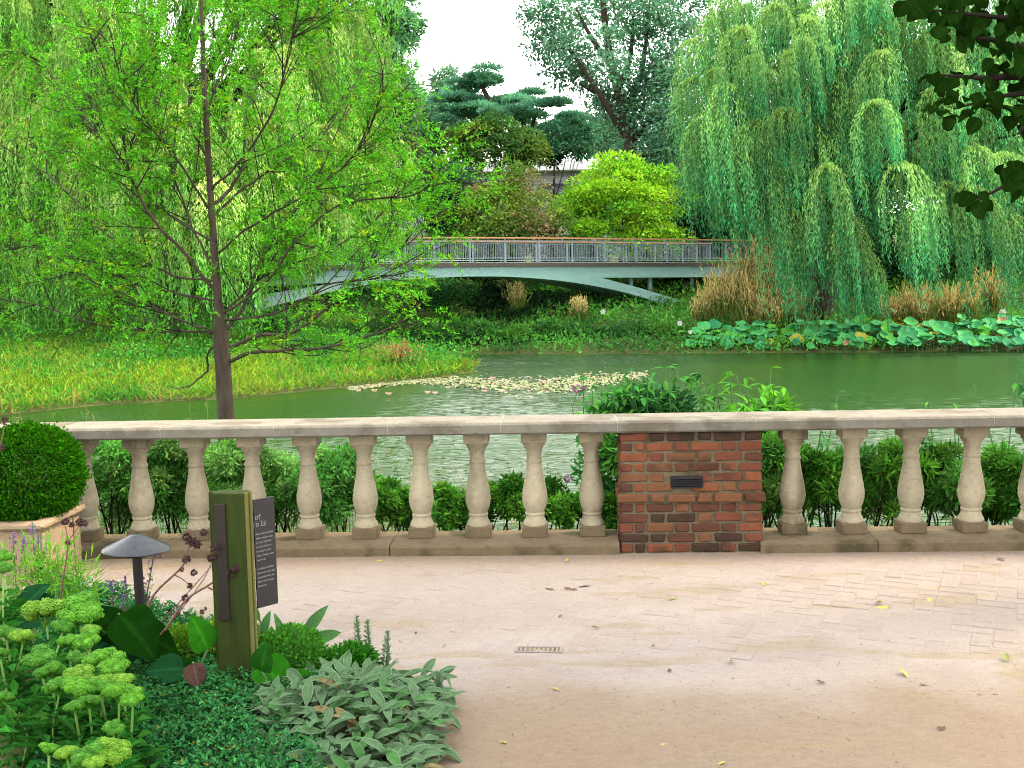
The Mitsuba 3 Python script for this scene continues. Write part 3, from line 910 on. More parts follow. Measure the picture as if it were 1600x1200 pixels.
# layered pine
t = thing('layered_pine', 'dark blue green pine with flat layered branches and crooked stems against the sky', 'pine tree')
def P8(x, y): return at(x, y, 76)
pads = [(738, 122, 34, 9), (762, 132, 30, 9), (722, 138, 36, 10), (750, 148, 40, 10), (705, 158, 36, 11), (735, 168, 44, 10), (775, 160, 44, 12), (812, 160, 40, 13), (845, 166, 36, 12), (800, 176, 50, 12), (840, 184, 48, 11),
        (872, 186, 36, 12), (895, 196, 34, 10), (745, 184, 40, 10), (710, 180, 34, 9), (865, 205, 40, 11), (790, 190, 38, 10), (905, 212, 36, 12), (770, 120, 22, 7)]
c = np.array([P8(x, y) + [0, rng.normal(0, 1.2), 0] for x, y, _, _ in pads])
ft = foot(800, 76); ft[0] = P8(805, 300)[0]
part(t, 'trunk', mikit.ply(tube(spline([ft - [0, 0, 0.5], P8(812, 290), P8(800, 240), P8(782, 205), P8(768, 165), P8(748, 125)], 18), np.linspace(0.5, 0.12, 18), 8), 'bark', smooth=True))
for pts in ([(812, 250), (830, 215), (835, 185), (850, 170)], [(812, 255), (850, 228), (880, 205), (905, 212)], [(795, 225), (760, 200), (725, 180)], [(830, 215), (815, 190), (812, 168)], [(775, 180), (740, 165), (710, 158)]):
    part(t, 'limb', mikit.ply(tube(spline([P8(x, y) for x, y in pts], 10), np.linspace(0.24, 0.06, 10), 6), 'bark', smooth=True))
mb = MB()
sc8 = 76 / FPX
for (x, y, rx, ry), cc in zip(pads, c):
    for q in range(4):
        ox, oy, fr = rng.uniform(-0.75, 0.75), rng.normal(0, 0.5), rng.uniform(0.35, 0.75)
        n = int(rx * ry * 1.2)
        d = sphere_dirs(n, rng)
        d[:, 2] = np.abs(d[:, 2]) * 0.8 - 0.1
        P = cc + np.array([ox * rx, rng.normal(0, 0.4) * rx, oy * ry]) * sc8 + d * rng.random((n, 1)) ** 0.5 * np.array([rx * fr, rx * fr, ry * 0.7]) * sc8
        D = rng.normal(0, 0.45, (n, 3)) + Z3 * 0.6 + d * [1.0, 1.0, 0]
        v, f = rhombs(P, D, 0.42, 0.07, rng)
        mb.add(v, f, np.repeat(jitter(np.array((0.14, 0.40, 0.22)) * np.exp(rng.normal(0, 0.2)), n, rng, 0.2), 4, 0))
part(t, 'crown', mb.ply('leaf'))

# far trees; distance haze is painted into the pale leaf colours
bush_at('pale_thin_tree', 'thin wispy tree left of the pine, painted pale grey green for haze', 'tree', 692, 160, 40, 62, 88, 26, 3200, 0.34, 0.16, [(0.169, 0.351, 0.195), (0.208, 0.403, 0.234)], limbs=9, size=0.24, hollow=0.1, trunk=0.18)
bush_at('poplar_tree', 'tall pale green poplar at the edge of the sky, right of the tall left willow', 'tree', 600, 60, 62, 165, 62, 90, 13000, 0.24, 0.15, [(0.130, 0.390, 0.156), (0.169, 0.468, 0.169), (0.117, 0.325, 0.130)], limbs=12, size=0.21, hollow=0.2, trunk=0.28)
bush_at('rust_tinged_tree', 'green tree with rust tinged top below the pale poplar', 'tree', 606, 200, 60, 90, 56, 60, 9000, 0.24, 0.14, [(0.117, 0.286, 0.078), (0.221, 0.260, 0.104), (0.091, 0.260, 0.078)], limbs=7, size=0.25)
for i, (x, y, rx, ry, Y, lab) in enumerate([(690, 215, 70, 55, 84, 'hazy blue green round tree below the thin pale tree'), (945, 222, 62, 40, 100, 'hazy pale green tree below the tall open tree'),
                                          (1045, 260, 70, 80, 78, 'grey green tree beside the white roof edge and the big willow'), (560, 180, 60, 140, 75, 'green tree half hidden by the tall left willow and the young tree')]):
    bush_at('far_tree', lab, 'tree', x, y, rx, ry, Y, 50, 6500, 0.34, 0.2, [(0.111, 0.286, 0.143), (0.130, 0.325, 0.156)], limbs=4, size=0.28, group='hazy trees far behind the footbridge')  # pale bluish leaf colours carry the painted haze
bush_at('dark_round_tree', 'dark green round tree with olive top before the pine', 'tree', 772, 232, 84, 46, 64, 60, 10500, 0.22, 0.13, [(0.072, 0.195, 0.046), (0.111, 0.234, 0.046), (0.065, 0.169, 0.052), (0.156, 0.260, 0.039)], limbs=6, size=0.27)
bush_at('dark_round_tree', 'dark blue green tree below the pine, left of the white roof edge', 'tree', 868, 232, 55, 40, 67, 40, 5500, 0.22, 0.12, [(0.046, 0.156, 0.072), (0.058, 0.182, 0.078)], limbs=5, size=0.3)
bush_at('dark_round_tree', 'very dark tree at the left end of the bridge railing', 'tree', 672, 300, 66, 66, 59, 60, 8000, 0.22, 0.13, [(0.039, 0.130, 0.065), (0.058, 0.182, 0.052), (0.039, 0.117, 0.058)], limbs=5, size=0.28)
bush_at('olive_bush', 'broad olive green bush with brown twigs behind the middle of the bridge railing', 'bush', 800, 345, 98, 92, 57, 95, 17000, 0.19, 0.10, [(0.169, 0.338, 0.039), (0.221, 0.351, 0.052), (0.130, 0.260, 0.046), (0.260, 0.221, 0.104)], limbs=12, size=0.26, hollow=0.2)
bush_at('lime_bush', 'bright lime green small tree in tiers behind the right half of the bridge railing', 'bush', 965, 338, 104, 98, 59, 110, 23000, 0.19, 0.11, [(0.24, 0.62, 0.03), (0.34, 0.68, 0.035), (0.17, 0.52, 0.04), (0.32, 0.64, 0.035)], limbs=9, size=0.25, flat=0.45)
bush_at('dark_bush', 'dark bush right of the lime green small tree at the bridge end', 'bush', 1088, 340, 46, 62, 61, 36, 5500, 0.2, 0.12, [(0.065, 0.182, 0.052), (0.130, 0.221, 0.078), (0.046, 0.143, 0.052)], limbs=5, size=0.3)
bush_at('dark_bush', 'dark bush left of the olive bush behind the bridge railing', 'bush', 712, 345, 46, 50, 57.5, 36, 5500, 0.2, 0.12, [(0.046, 0.143, 0.052), (0.078, 0.208, 0.052)], limbs=5, size=0.3)
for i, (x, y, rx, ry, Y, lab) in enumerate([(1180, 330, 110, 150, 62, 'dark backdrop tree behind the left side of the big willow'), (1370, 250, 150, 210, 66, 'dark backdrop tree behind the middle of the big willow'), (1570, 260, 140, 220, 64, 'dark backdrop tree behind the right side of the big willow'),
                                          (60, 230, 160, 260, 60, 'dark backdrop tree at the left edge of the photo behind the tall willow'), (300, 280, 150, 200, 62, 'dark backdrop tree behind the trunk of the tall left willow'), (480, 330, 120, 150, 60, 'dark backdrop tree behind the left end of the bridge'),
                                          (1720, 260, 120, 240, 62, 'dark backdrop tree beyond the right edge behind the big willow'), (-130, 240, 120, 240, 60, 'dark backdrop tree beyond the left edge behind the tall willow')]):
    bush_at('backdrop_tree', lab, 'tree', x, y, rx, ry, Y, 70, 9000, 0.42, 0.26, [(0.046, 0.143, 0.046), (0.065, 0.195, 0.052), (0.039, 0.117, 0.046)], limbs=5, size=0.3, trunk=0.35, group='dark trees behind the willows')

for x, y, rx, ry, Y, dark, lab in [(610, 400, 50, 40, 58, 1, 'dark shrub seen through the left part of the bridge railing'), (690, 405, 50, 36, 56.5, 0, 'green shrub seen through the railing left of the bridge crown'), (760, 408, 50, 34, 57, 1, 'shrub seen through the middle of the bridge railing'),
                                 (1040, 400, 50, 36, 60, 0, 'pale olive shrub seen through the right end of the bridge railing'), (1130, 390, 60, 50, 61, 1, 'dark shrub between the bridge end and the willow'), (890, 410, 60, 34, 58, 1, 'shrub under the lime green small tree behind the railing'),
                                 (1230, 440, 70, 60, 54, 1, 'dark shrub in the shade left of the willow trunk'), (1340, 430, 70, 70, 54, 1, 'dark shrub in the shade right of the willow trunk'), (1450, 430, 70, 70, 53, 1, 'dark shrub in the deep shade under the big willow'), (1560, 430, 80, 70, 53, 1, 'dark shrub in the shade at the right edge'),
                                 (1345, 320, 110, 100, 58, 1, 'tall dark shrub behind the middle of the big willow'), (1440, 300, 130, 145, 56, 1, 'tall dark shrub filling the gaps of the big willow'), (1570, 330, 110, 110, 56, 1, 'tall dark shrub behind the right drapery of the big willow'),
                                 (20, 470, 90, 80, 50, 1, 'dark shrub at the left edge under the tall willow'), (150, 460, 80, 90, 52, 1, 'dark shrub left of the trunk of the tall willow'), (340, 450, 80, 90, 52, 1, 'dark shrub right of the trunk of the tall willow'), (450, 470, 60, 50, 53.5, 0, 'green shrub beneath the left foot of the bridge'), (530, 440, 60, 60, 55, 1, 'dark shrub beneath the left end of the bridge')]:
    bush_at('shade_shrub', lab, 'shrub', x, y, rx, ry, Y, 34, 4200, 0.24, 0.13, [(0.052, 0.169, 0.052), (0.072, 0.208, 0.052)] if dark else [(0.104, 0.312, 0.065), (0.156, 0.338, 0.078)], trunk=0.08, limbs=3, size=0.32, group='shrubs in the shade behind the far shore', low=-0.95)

# ------------------------------------------------------------------ grasses, undergrowth and lotus on the banks


def on_land(n, xr, yr, rng, test=None, dmin=0.05):
    """n random points on the land in the box, off the water"""
    X, Y = rng.uniform(*xr, n), rng.uniform(*yr, n)
    pts = shapely.points(X, Y)
    ok = ~shapely.contains(pond, pts) & (shapely.distance(pond.exterior, pts) > dmin)
    if test is not None: ok &= test(X, Y)
    X, Y = X[ok], Y[ok]
    return np.stack([X, Y, land(X, Y)], -1)


def blades(mb, P, h, w, colors, rng, lean=0.35, tipc=None):
    n = len(P)
    cols = np.asarray(colors, float)
    f2 = meshkit.fbm(P * [0.5, 0.5, 0], 3, 4)
    k = np.clip(((f2 - 0.25) / 0.5 * len(cols) + rng.normal(0, 0.6, n)).astype(int), 0, len(cols) - 1)
    D = Z3 + rng.normal(0, lean, (n, 3)) * [1, 1, 0.2]
    hh = h * np.exp(rng.normal(0, 0.25, n))
    v, f = rhombs(P, D, hh, w, rng)
    mb.add(v, f, np.repeat(jitter(cols[k], n, rng, 0.18), 4, 0))


rng = np.random.default_rng(41)
mb = MB()
P = on_land(150000, (-26, -0.5), (23, 46), rng, lambda x, y: (y < 43) & (x < 1.5))
P = P + rng.random((len(P), 1)) * Z3 * 0.22
blades(mb, P, 0.24, 0.04, [(0.22, 0.38, 0.03), (0.10, 0.33, 0.03), (0.25, 0.36, 0.05), (0.13, 0.36, 0.03), (0.06, 0.25, 0.03)], rng, 0.9)
P = on_land(3500, (-26, -0.5), (22, 44), rng, lambda x, y: shapely.distance(pond.exterior, shapely.points(x, y)) < 0.5, 0.02)
blades(mb, P, 0.4, 0.05, [(0.30, 0.27, 0.08), (0.38, 0.26, 0.08)], rng)
P = on_land(60000, (-26, -0.5), (24, 45), rng, lambda x, y: (y < 43) & (x < 1.0))
lum = meshkit.fbm(P * [0.35, 0.35, 0] + 3, 3, 14)
P, lum = P[lum > 0.5], lum[lum > 0.5]
n = len(P)
v, f = rhombs(P + rng.random((n, 1)) * Z3 * np.clip((lum[:, None] - 0.42) * 4, 0.1, 0.8), rng.normal(0, 0.8, (n, 3)) + Z3 * 0.3, 0.12 * np.exp(rng.normal(0, 0.3, n)), 0.055, rng)
mb.add(v, f, np.repeat(jitter(np.array([(0.07, 0.33, 0.04), (0.05, 0.25, 0.04), (0.12, 0.40, 0.05)])[rng.integers(0, 3, n)], n, rng, 0.2), 4, 0))
scene['meadow_grass'] = mb.ply('leaf')
labels['meadow_grass'] = {'label': 'tall yellow green grass on the tongue of land left of the pond', 'category': 'grass', 'kind': 'stuff'}

mb = MB()
P = on_land(60000, (-20, 26), (41.5, 60), rng, lambda x, y: ((x > -5) | (y > 43)))
n = len(P)
lum = meshkit.fbm(P * [0.45, 0.45, 0], 3, 9)
P2 = P + rng.random((n, 1)) * Z3 * (0.1 + 0.65 * lum[:, None]) + rng.normal(0, 0.06, (n, 3))
cols = np.array([(0.05, 0.18, 0.04), (0.09, 0.32, 0.05), (0.12, 0.42, 0.06), (0.13, 0.44, 0.05), (0.24, 0.36, 0.10)])
k = np.clip((lum * 7 - 1.2 + rng.normal(0, 0.5, n)).astype(int), 0, 4)
D = rng.normal(0, 0.7, (n, 3)) + Z3 * 0.5
v, f = rhombs(P2, D, 0.22 * np.exp(rng.normal(0, 0.3, n)), 0.085, rng)
mb.add(v, f, np.repeat(jitter(cols[k], n, rng, 0.2), 4, 0))
scene['bank_undergrowth'] = mb.ply('leaf')
labels['bank_undergrowth'] = {'label': 'green weeds and leafy undergrowth covering the far bank under the bridge', 'category': 'undergrowth', 'kind': 'stuff'}

low = [(665, 525, 34, 22, 'darkest low shrub at the inlet below the left part of the bridge'), (705, 528, 30, 20, 'low dark shrub second from the inlet on the far shore'), (750, 524, 34, 24, 'low shrub on the far shore below the crown of the bridge'), (800, 527, 32, 22, 'fresh green low shrub on the far shore right of the bridge crown'),
       (850, 526, 32, 22, 'low shrub on the far shore below the start of the dark arch underside'), (900, 525, 34, 22, 'rounded low shrub on the far shore under the arch'), (950, 528, 32, 20, 'low shrub on the far shore below the wedge of the arch'), (1000, 527, 34, 22, 'low shrub on the far shore just left of the arch foot'), (1046, 522, 30, 18, 'bright taller shrub with white flowers at the arch foot')]
for i, (x, y, rx, ry, lab) in enumerate(low):
    bright = i in (3, 8)
    cl = [(0.08, 0.26, 0.03), (0.10, 0.30, 0.04)] if bright else [(0.05, 0.17, 0.045), (0.08, 0.26, 0.05), (0.06, 0.20, 0.04)]
    bush_at('shore_shrub', lab, 'shrub', x, y, rx, ry, 46.6 if i < 8 else 46.0, 26, 2600, 0.16, 0.075, cl, trunk=0.04, limbs=3, size=0.34, group='low shrubs along the far shore', depth=0.7)
for x, y, rx, ry, lab in [(700, 465, 60, 26, 'feathery green shrub under the left part of the bridge'), (640, 462, 46, 22, 'shrub with reddish twigs under the bridge beside the willow'), (770, 470, 40, 24, 'dark tangled shrub under the crown of the bridge'), (860, 480, 46, 26, 'dark shrub under the shaded half of the arch'), (935, 492, 34, 18, 'dark small shrub under the arch near its foot')]:
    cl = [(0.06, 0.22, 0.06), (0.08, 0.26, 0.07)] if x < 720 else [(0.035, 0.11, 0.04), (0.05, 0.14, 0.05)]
    bush_at('under_bridge_shrub', lab, 'shrub', x, y, rx, ry, 52.5, 30, 3000, 0.17, 0.08, cl, trunk=0.05, limbs=3, size=0.32, group='shrubs seen beneath the bridge', depth=0.6)
for x, y, rx, ry, lab in [(175, 548, 46, 20, 'dark green low shrub on the grassy tongue left of the young tree'), (480, 540, 40, 18, 'low green shrub on the grassy tongue right of the young tree'), (60, 552, 40, 14, 'low green shrub near the left edge on the grassy tongue'), (430, 505, 34, 18, 'green shrub with pinkish flowers on the bank below the bridge end')]:
    bush_at('meadow_shrub', lab, 'shrub', x, y, rx, ry, 36.5, 24, 2200, 0.14, 0.06, [(0.06, 0.24, 0.04), (0.08, 0.28, 0.05)], trunk=0.03, limbs=3, size=0.34, group='low shrubs in the tall grass', depth=0.8)


def ornamental_grass(label, xc, ybase, htall, wide, Y, rng, plume=(0.80, 0.62, 0.24), group='tan ornamental grasses on the far bank', zb=None):
    t = thing('ornamental_grass', label, 'grass', group)
    b = at(xc, ybase, Y)
    sc = Y / FPX
    n = 200
    P = b + rng.normal(0, wide * 0.22 * sc, (n, 3)) * [1, 0.8, 0]
    mb = MB()
    blades(mb, P, htall * sc * 0.5, 0.03, [(0.10, 0.22, 0.03), (0.24, 0.28, 0.07)], rng, 0.28)
    part(t, 'blades', mb.ply('leaf'))
    m = 115
    P = b + rng.normal(0, wide * 0.22 * sc, (m, 3)) * [1, 0.8, 0]
    h = htall * sc * (0.45 + 0.52 * rng.random(m) ** 0.7)
    D = unit(Z3 + rng.normal(0, 0.20, (m, 3)) * [1, 1, 0])
    mb = MB()
    v, f = rhombs(P, D, h, 0.014, rng)
    mb.add(v, f, np.repeat(jitter((0.28, 0.22, 0.08), m, rng), 4, 0))
    for q in range(8):
        k = np.nonzero(rng.random(m) < 0.7)[0]
        st_ = 0.42 + 0.07 * q + rng.normal(0, 0.03, len(k))
        v, f = rhombs(P[k] + D[k] * (h[k] * st_)[:, None] + rng.normal(0, 0.02, (len(k), 3)), D[k] + rng.normal(0, 0.16, (len(k), 3)), h[k] * 0.15, 0.036, rng)
        mb.add(v, f, np.repeat(jitter(plume, len(k), rng, 0.28), 4, 0))
    part(t, 'plumes', mb.ply('leaf'))


rng = np.random.default_rng(43)
for x, yb, h, w, Y, lab in [(1186, 470, 125, 60, 47.0, 'tallest tan plumed grass clump, against the end of the bridge railing'), (1150, 480, 85, 55, 47, 'tan plumed grass clump below the end of the bridge deck'), (1208, 492, 100, 50, 46.3, 'tan plumed grass clump touching the left drapery of the willow'),
                            (1165, 505, 90, 55, 46, 'tan plumed grass clump in the middle of the big group by the bridge'), (1128, 495, 75, 44, 46.4, 'short tan plumed grass clump nearest the bridge column'), (1106, 500, 56, 30, 46.5, 'small tan plumed grass clump beside the bridge column'), (1092, 502, 40, 16, 47, 'small wisp of tan grass at the foot of the arch'),
                            (1195, 520, 80, 50, 45.4, 'lowest tan plumed grass clump of the group by the bridge'), (1238, 515, 90, 30, 46, 'narrow tan grass clump behind the willow drapery'), (1395, 508, 52, 40, 44.6, 'tan grass clump right of the willow trunk'), (1430, 512, 78, 40, 44.4, 'tan grass clump beside the yellow flowers'), (1480, 508, 72, 44, 44.4, 'tan grass clump above the middle of the lotus bed'),
                            (1510, 500, 66, 40, 44.5, 'tan grass clump under the right drapery of the willow'), (1552, 492, 84, 32, 45, 'tall tan grass clump left of the white flower on the right'), (905, 500, 40, 26, 48.5, 'tan grass tuft under the arch underside'), (808, 482, 46, 22, 50, 'tan grass tuft below the crown of the bridge')]:
    ornamental_grass(lab, x, yb, h, w, Y, rng)
ornamental_grass('rounded buff grass clump at the tip of the grassy tongue', 622, 572, 44, 66, 34.5, rng, (0.40, 0.26, 0.10), 'buff grass on the grassy tongue')

# yellow flowers near the willow
t = thing('yellow_flower_patch', 'patch of small yellow daisies between the willow trunk and the lotus bed', 'flowers')
mb, mf = MB(), MB()
P = at(1390, 515, 44) + rng.normal(0, 1, (420, 3)) * [1.0, 0.5, 0.28]
blades(mb, P - [0, 0, 0.3], 0.4, 0.05, [(0.07, 0.2, 0.03)], rng, 0.4)
v, f = rhombs(P, rng.normal(0, 1, (420, 3)), 0.10, 0.09, rng)
mf.add(v, f, jitter((0.55, 0.42, 0.02), 420 * 4, rng))
part(t, 'foliage', mb.ply('leaf')); part(t, 'flower_heads', mf.ply('leaf'), kind='stuff')
for x, y, r, Y, lab in [(1566, 488, 7, 44, 'white flower near the right edge above the lotus leaves'), (1062, 505, 5, 45.3, 'white flower above the left end of the lotus bed'), (942, 487, 5, 48, 'white flower under the arch'), (1078, 519, 4, 44.5, 'small white flower beside the first lotus leaf')]:
    t = thing('white_flower', lab, 'flower')
    c = at(x, y, Y)
    mb = MB()
    for k in range(6):
        a = k * math.pi / 3
        D = np.array([[math.cos(a), -0.5, math.sin(a)]])
        vv, ff = rhombs(c[None], D, r * Y / FPX, r * Y / FPX * 0.9, rng, roll=np.array([[0, 1.0, 0]]))
        mb.add(vv, ff, (0.8, 0.78, 0.74))
    part(t, 'petals', mb.ply('leaf'))
    part(t, 'stem', mikit.ply(tube([c - [0, -0.1, 1.1], c - [0, -0.05, 0.5], c], 0.012, 5), 'soil'))

# ------------------------------------------------------------------ lotus bed
rng = np.random.default_rng(44)
for i, (c, r2) in enumerate([((0.05, 0.33, 0.11), 0.55), ((0.075, 0.41, 0.115), 0.55), ((0.035, 0.25, 0.10), 0.55), ((0.08, 0.38, 0.04), 0.55), ((0.40, 0.40, 0.05), 0.5), ((0.42, 0.24, 0.12), 0.6)]):
    scene[f'lotus_tone_{i}'] = {'type': 'twosided', 'bsdf': principled(c, r2 + 0.2, specular=0.12)}
lotus_shapes = []
for q in range(5):
    nr, na = 5, 16
    a = np.arange(na) / na * 2 * math.pi
    rr = np.linspace(0.0, 1, nr)
    wob = 1 + 0.06 * np.sin(3 * a + q) + 0.05 * rng.normal(size=na)
    cup = [0.28, 0.2, 0.34, 0.12, 0.42][q]
    v = [(0, 0, 0)]
    for rad in rr[1:]:
        for k in range(na):
            w = rad * wob[k]
            v.append((w * math.cos(a[k]), w * math.sin(a[k]), cup * rad ** 2 + 0.10 * rad ** 2 * math.sin(a[k] * (3 + q % 2) + q) + 0.02 * math.cos(a[k] * 8) * rad))
    f = [(0, 1 + k, 1 + (k + 1) % na) for k in range(na)]
    for j in range(nr - 2):
        for k in range(na):
            p, q2 = 1 + j * na + k, 1 + j * na + (k + 1) % na
            f += [(p, p + na, q2 + na), (p, q2 + na, q2)]
    lotus_shapes.append((np.array(v, float), np.array(f)))
lshape = {(q, i): mikit.ply(lotus_shapes[q], f'lotus_tone_{i}', smooth=True) for q in range(5) for i in range(6)}
beds = [thing('lotus_plant', lab, 'lotus', 'lotus along the right shore') for lab in
        ('narrow left end of the lotus bed, beside the arch foot', 'lotus leaves below the tan grasses left of the willow drapery', 'lotus leaves with yellow ones below the left drapery of the willow', 'lotus leaves below the yellow daisies', 'taller lotus leaves with brown dead ones near the right edge', 'lotus leaves at the right edge of the photo')]
stalks = [MB() for _ in beds]
for i in range(290):
    x = 1070 + 620 * rng.random() ** 0.85
    y = rng.uniform(0, 1)
    back = y
    X0 = on(x, 551, WZ)
    Y = X0[1] + 0.1 + 2.2 * back
    tall = 0.28 + 0.75 * back + 0.25 * np.clip((x - 1300) / 300, 0, 1) * back
    p = np.array([at(x, 500, Y)[0], Y, WZ + tall * (0.75 + 0.35 * rng.random())])
    b = int(np.clip((x - 1065) / 103, 0, 5))
    tone = rng.choice(6, p=[0.36, 0.30, 0.2, 0.1, 0.025, 0.015] if x > 1240 else [0.38, 0.3, 0.24, 0.07, 0.01, 0])
    r = rng.uniform(0.16, 0.31) * (0.7 if tone == 5 else 1)
    M = T().translate(p.tolist()).rotate([0, 0, 1], float(rng.uniform(0, 360))) 
    tilt = T().rotate([1, 0, 0], float(abs(rng.normal(22, 16)) + (30 if tone == 5 else 0)))   # the dish leans to the open water
    part(beds[b], 'leaf', {**lshape[int(rng.integers(5)), int(tone)], 'to_world': T().translate(p.tolist()) @ tilt @ T().rotate([0, 0, 1], float(rng.uniform(0, 360))).scale(r)})
    stalks[b].add(*tube([(p[0] + rng.normal(0, 0.08), p[1] + rng.normal(0, 0.08), WZ - 0.3), (p[0], p[1], p[2] - 0.02)], 0.012, 5))
scene['stalk_green'] = principled((0.05, 0.16, 0.04), 0.6)
for b, m in zip(beds, stalks):
    part(b, 'stalks', m.ply('stalk_green'), kind='stuff')

# lily pads on the open water; their pale band paints the bright sheen
rng = np.random.default_rng(45)
mb = MB()
for i in range(2200):
    x = rng.uniform(545, 1010)
    yc = 606 - (x - 545) * 0.028 + 6 * math.sin(x / 60)
    sp_ = 3 + 8 * np.exp(-((x - 840) / 130) ** 2)
    y = yc + rng.normal(0, sp_ * 0.6) - 2
    p = on(x, y, WZ + 0.012 + 0.004 * rng.random())
    r = rng.uniform(0.04, 0.085)
    a = np.arange(9) / 9 * 2 * math.pi
    v = np.vstack([[p], p + np.stack([np.cos(a) * r, np.sin(a) * r, 0.012 * rng.normal(size=9)], 1)])
    f = [(0, 1 + k, 2 + k) for k in range(8)]
    mb.add(v, f, jitter([(0.20, 0.25, 0.10), (0.27, 0.23, 0.15), (0.17, 0.24, 0.09)][int(rng.integers(3))], 10, rng, 0.15))
scene['sheen_lily_pads'] = mb.ply('solid_vc')
labels['sheen_lily_pads'] = {'label': 'band of small lily pads, painted pale as the bright sheen on the pond', 'category': 'lily pads', 'kind': 'stuff'}
ORD = ['first', 'second', 'third', 'fourth', 'fifth', 'sixth', 'seventh', 'eighth', 'ninth', 'tenth', 'eleventh', 'twelfth']
for i, (x, y) in enumerate(sorted([(585, 612), (607, 617), (668, 615), (680, 616), (757, 613), (786, 613), (700, 607), (560, 612), (820, 607), (850, 598), (770, 592), (870, 594)])):
    t = thing('water_lily_flower', 'small pinkish white water lily flower, %s from the left in the lily pad band' % ORD[i], 'flower', 'pinkish white water lily flowers on the pond')
    c = on(x, y, WZ + 0.06)
    mb = MB()
    for k in range(10):
        a = k * 0.63
        vv, ff = rhombs(c[None], np.array([[math.cos(a), math.sin(a), 0.8]]), 0.11, 0.05, rng)
        mb.add(vv, ff, (0.75, 0.52, 0.45))
    part(t, 'petals', mb.ply('leaf'))

# ------------------------------------------------------------------ the young tree behind the balustrade
rng = np.random.default_rng(51)
YT = 10.0
def PT(x, y, dy=0.0): return at(x, y, YT + dy)
t = thing('young_tree', 'slender young tree with small bright green leaves standing just behind the balustrade', 'tree')
tb = PT(356, 700); tb[2] = gz(tb[0], YT) - 0.2
trunk_pts = [tb, PT(355, 690), PT(350, 600), PT(345, 520), PT(337, 420), PT(330, 320), PT(324, 220), PT(318, 110), PT(314, 0), PT(310, -110)]
part(t, 'trunk', mikit.ply(tube(spline(trunk_pts, 40), np.interp(np.linspace(0, 9, 40), [0, 1, 2, 3, 3.3, 5, 7, 9], [0.092, 0.080, 0.072, 0.074, 0.040, 0.030, 0.022, 0.010]), 12), 'bark', smooth=True))
limb_px = [[(345, 525), (318, 512), (280, 500), (230, 480), (160, 452), (95, 410)], [(338, 520), (300, 522), (240, 522), (150, 505), (70, 480), (10, 470)], [(358, 565), (385, 550), (430, 545), (490, 545), (560, 530), (620, 508), (655, 478)],
           [(358, 545), (400, 525), (450, 520), (520, 470), (580, 420), (650, 385), (710, 330)], [(354, 515), (385, 485), (405, 420), (440, 350), (500, 270), (550, 170)], [(345, 505), (375, 470), (440, 420), (520, 390), (600, 340), (660, 270)],
           [(330, 320), (360, 300), (380, 270), (390, 190), (396, 100), (400, -10)], [(340, 460), (290, 400), (245, 350), (215, 290), (195, 220), (160, 110), (120, 10)], [(335, 420), (290, 350), (262, 260), (245, 160), (235, 50)],
           [(326, 250), (300, 180), (280, 110), (262, 20)], [(335, 400), (400, 350), (480, 300), (560, 220), (610, 130)], [(328, 300), (380, 240), (430, 160), (460, 70), (480, -20)], [(322, 190), (350, 130), (372, 60), (385, -20)],
           [(338, 440), (250, 420), (160, 360), (80, 290), (20, 250)], [(334, 380), (250, 310), (170, 230), (110, 160), (60, 80)], [(340, 470), (230, 440), (130, 420), (60, 360)], [(330, 330), (270, 240), (200, 140), (170, 30)],
           [(345, 490), (430, 440), (480, 370), (540, 320), (640, 310), (690, 280)], [(352, 530), (330, 545), (325, 580), (300, 598), (262, 598)], [(350, 500), (420, 480), (500, 450), (560, 440), (620, 430)], [(330, 340), (420, 270), (520, 200), (600, 60)]]
tw, sprays = [], []
limb_mb = []
for li, pts in enumerate(limb_px):
    sgn = rng.choice([-1, 1]) * rng.uniform(0.2, 1.5)
    m = len(pts)
    q = spline([PT(x, y, sgn * (k / (m - 1)) ** 1.2) for k, (x, y) in enumerate(pts)], 26)
    q[1:] += np.cumsum(rng.normal(0, 0.006, (25, 3)), 0) + 0.03 * np.sin(np.linspace(0, rng.uniform(5, 9), 25))[:, None] * rng.normal(0, 1, 3)
    r0 = 0.019 if li in (2, 3, 4, 6, 7) else 0.012
    part(t, 'limb', mikit.ply(tube(q, np.linspace(r0, 0.005, 26), 7), 'bark', smooth=True))
    if li == 18: continue
    nt = 14 if li < 18 else 10
    for k in range(nt):
        s = rng.uniform(0.22, 1.0)
        i = min(int(s * 25), 24)
        o, d = q[i], unit(q[i + 1] - q[i])
        dv = unit(d * 0.7 + unit(rng.normal(size=3) * [1, 1, 0.7]) * 0.85 + [0, 0, 0.28])
        L = rng.uniform(0.35, 0.95) * (1.1 - 0.4 * s)
        c = spline([o, o + dv * L * 0.5 + rng.normal(0, 0.02, 3), o + dv * L + [0, 0, 0.06 * rng.normal()] + rng.normal(0, 0.05, 3)], 8)
        tw.append((c, 0.006, 0.0022))
        low = o[2] < 1.75
        for z in range(4 if low else 9):
            j = rng.uniform(0.25, 1.0)
            p = c[min(int(j * 7), 6)]
            dd = unit(unit(c[-1] - c[0]) * 0.6 + unit(rng.normal(size=3)) * 0.8)
            L2 = rng.uniform(0.10, 0.34)
            tw.append((np.array([p, p + dd * L2 * 0.5 + rng.normal(0, 0.01, 3), p + dd * L2]), 0.0025, 0.0012))
            for g in range(2 if not low or rng.random() < 0.5 else 1):
                sprays.append((p + dd * L2 * rng.uniform(0.35, 1.0), dd))
        sprays.append((c[-1], dv))
mb = MB()
for c, a, b in tw:
    mb.add(*tube(c, np.linspace(a, b, len(c)), 4, cap=False))
part(t, 'twigs', mb.ply('bark_dark'))
S = np.array([p for p, d in sprays]); Dv = unit(np.array([d for p, d in sprays]) + rng.normal(0, 0.45, (len(sprays), 3)) - [0, 0, 0.15])
nl = 17
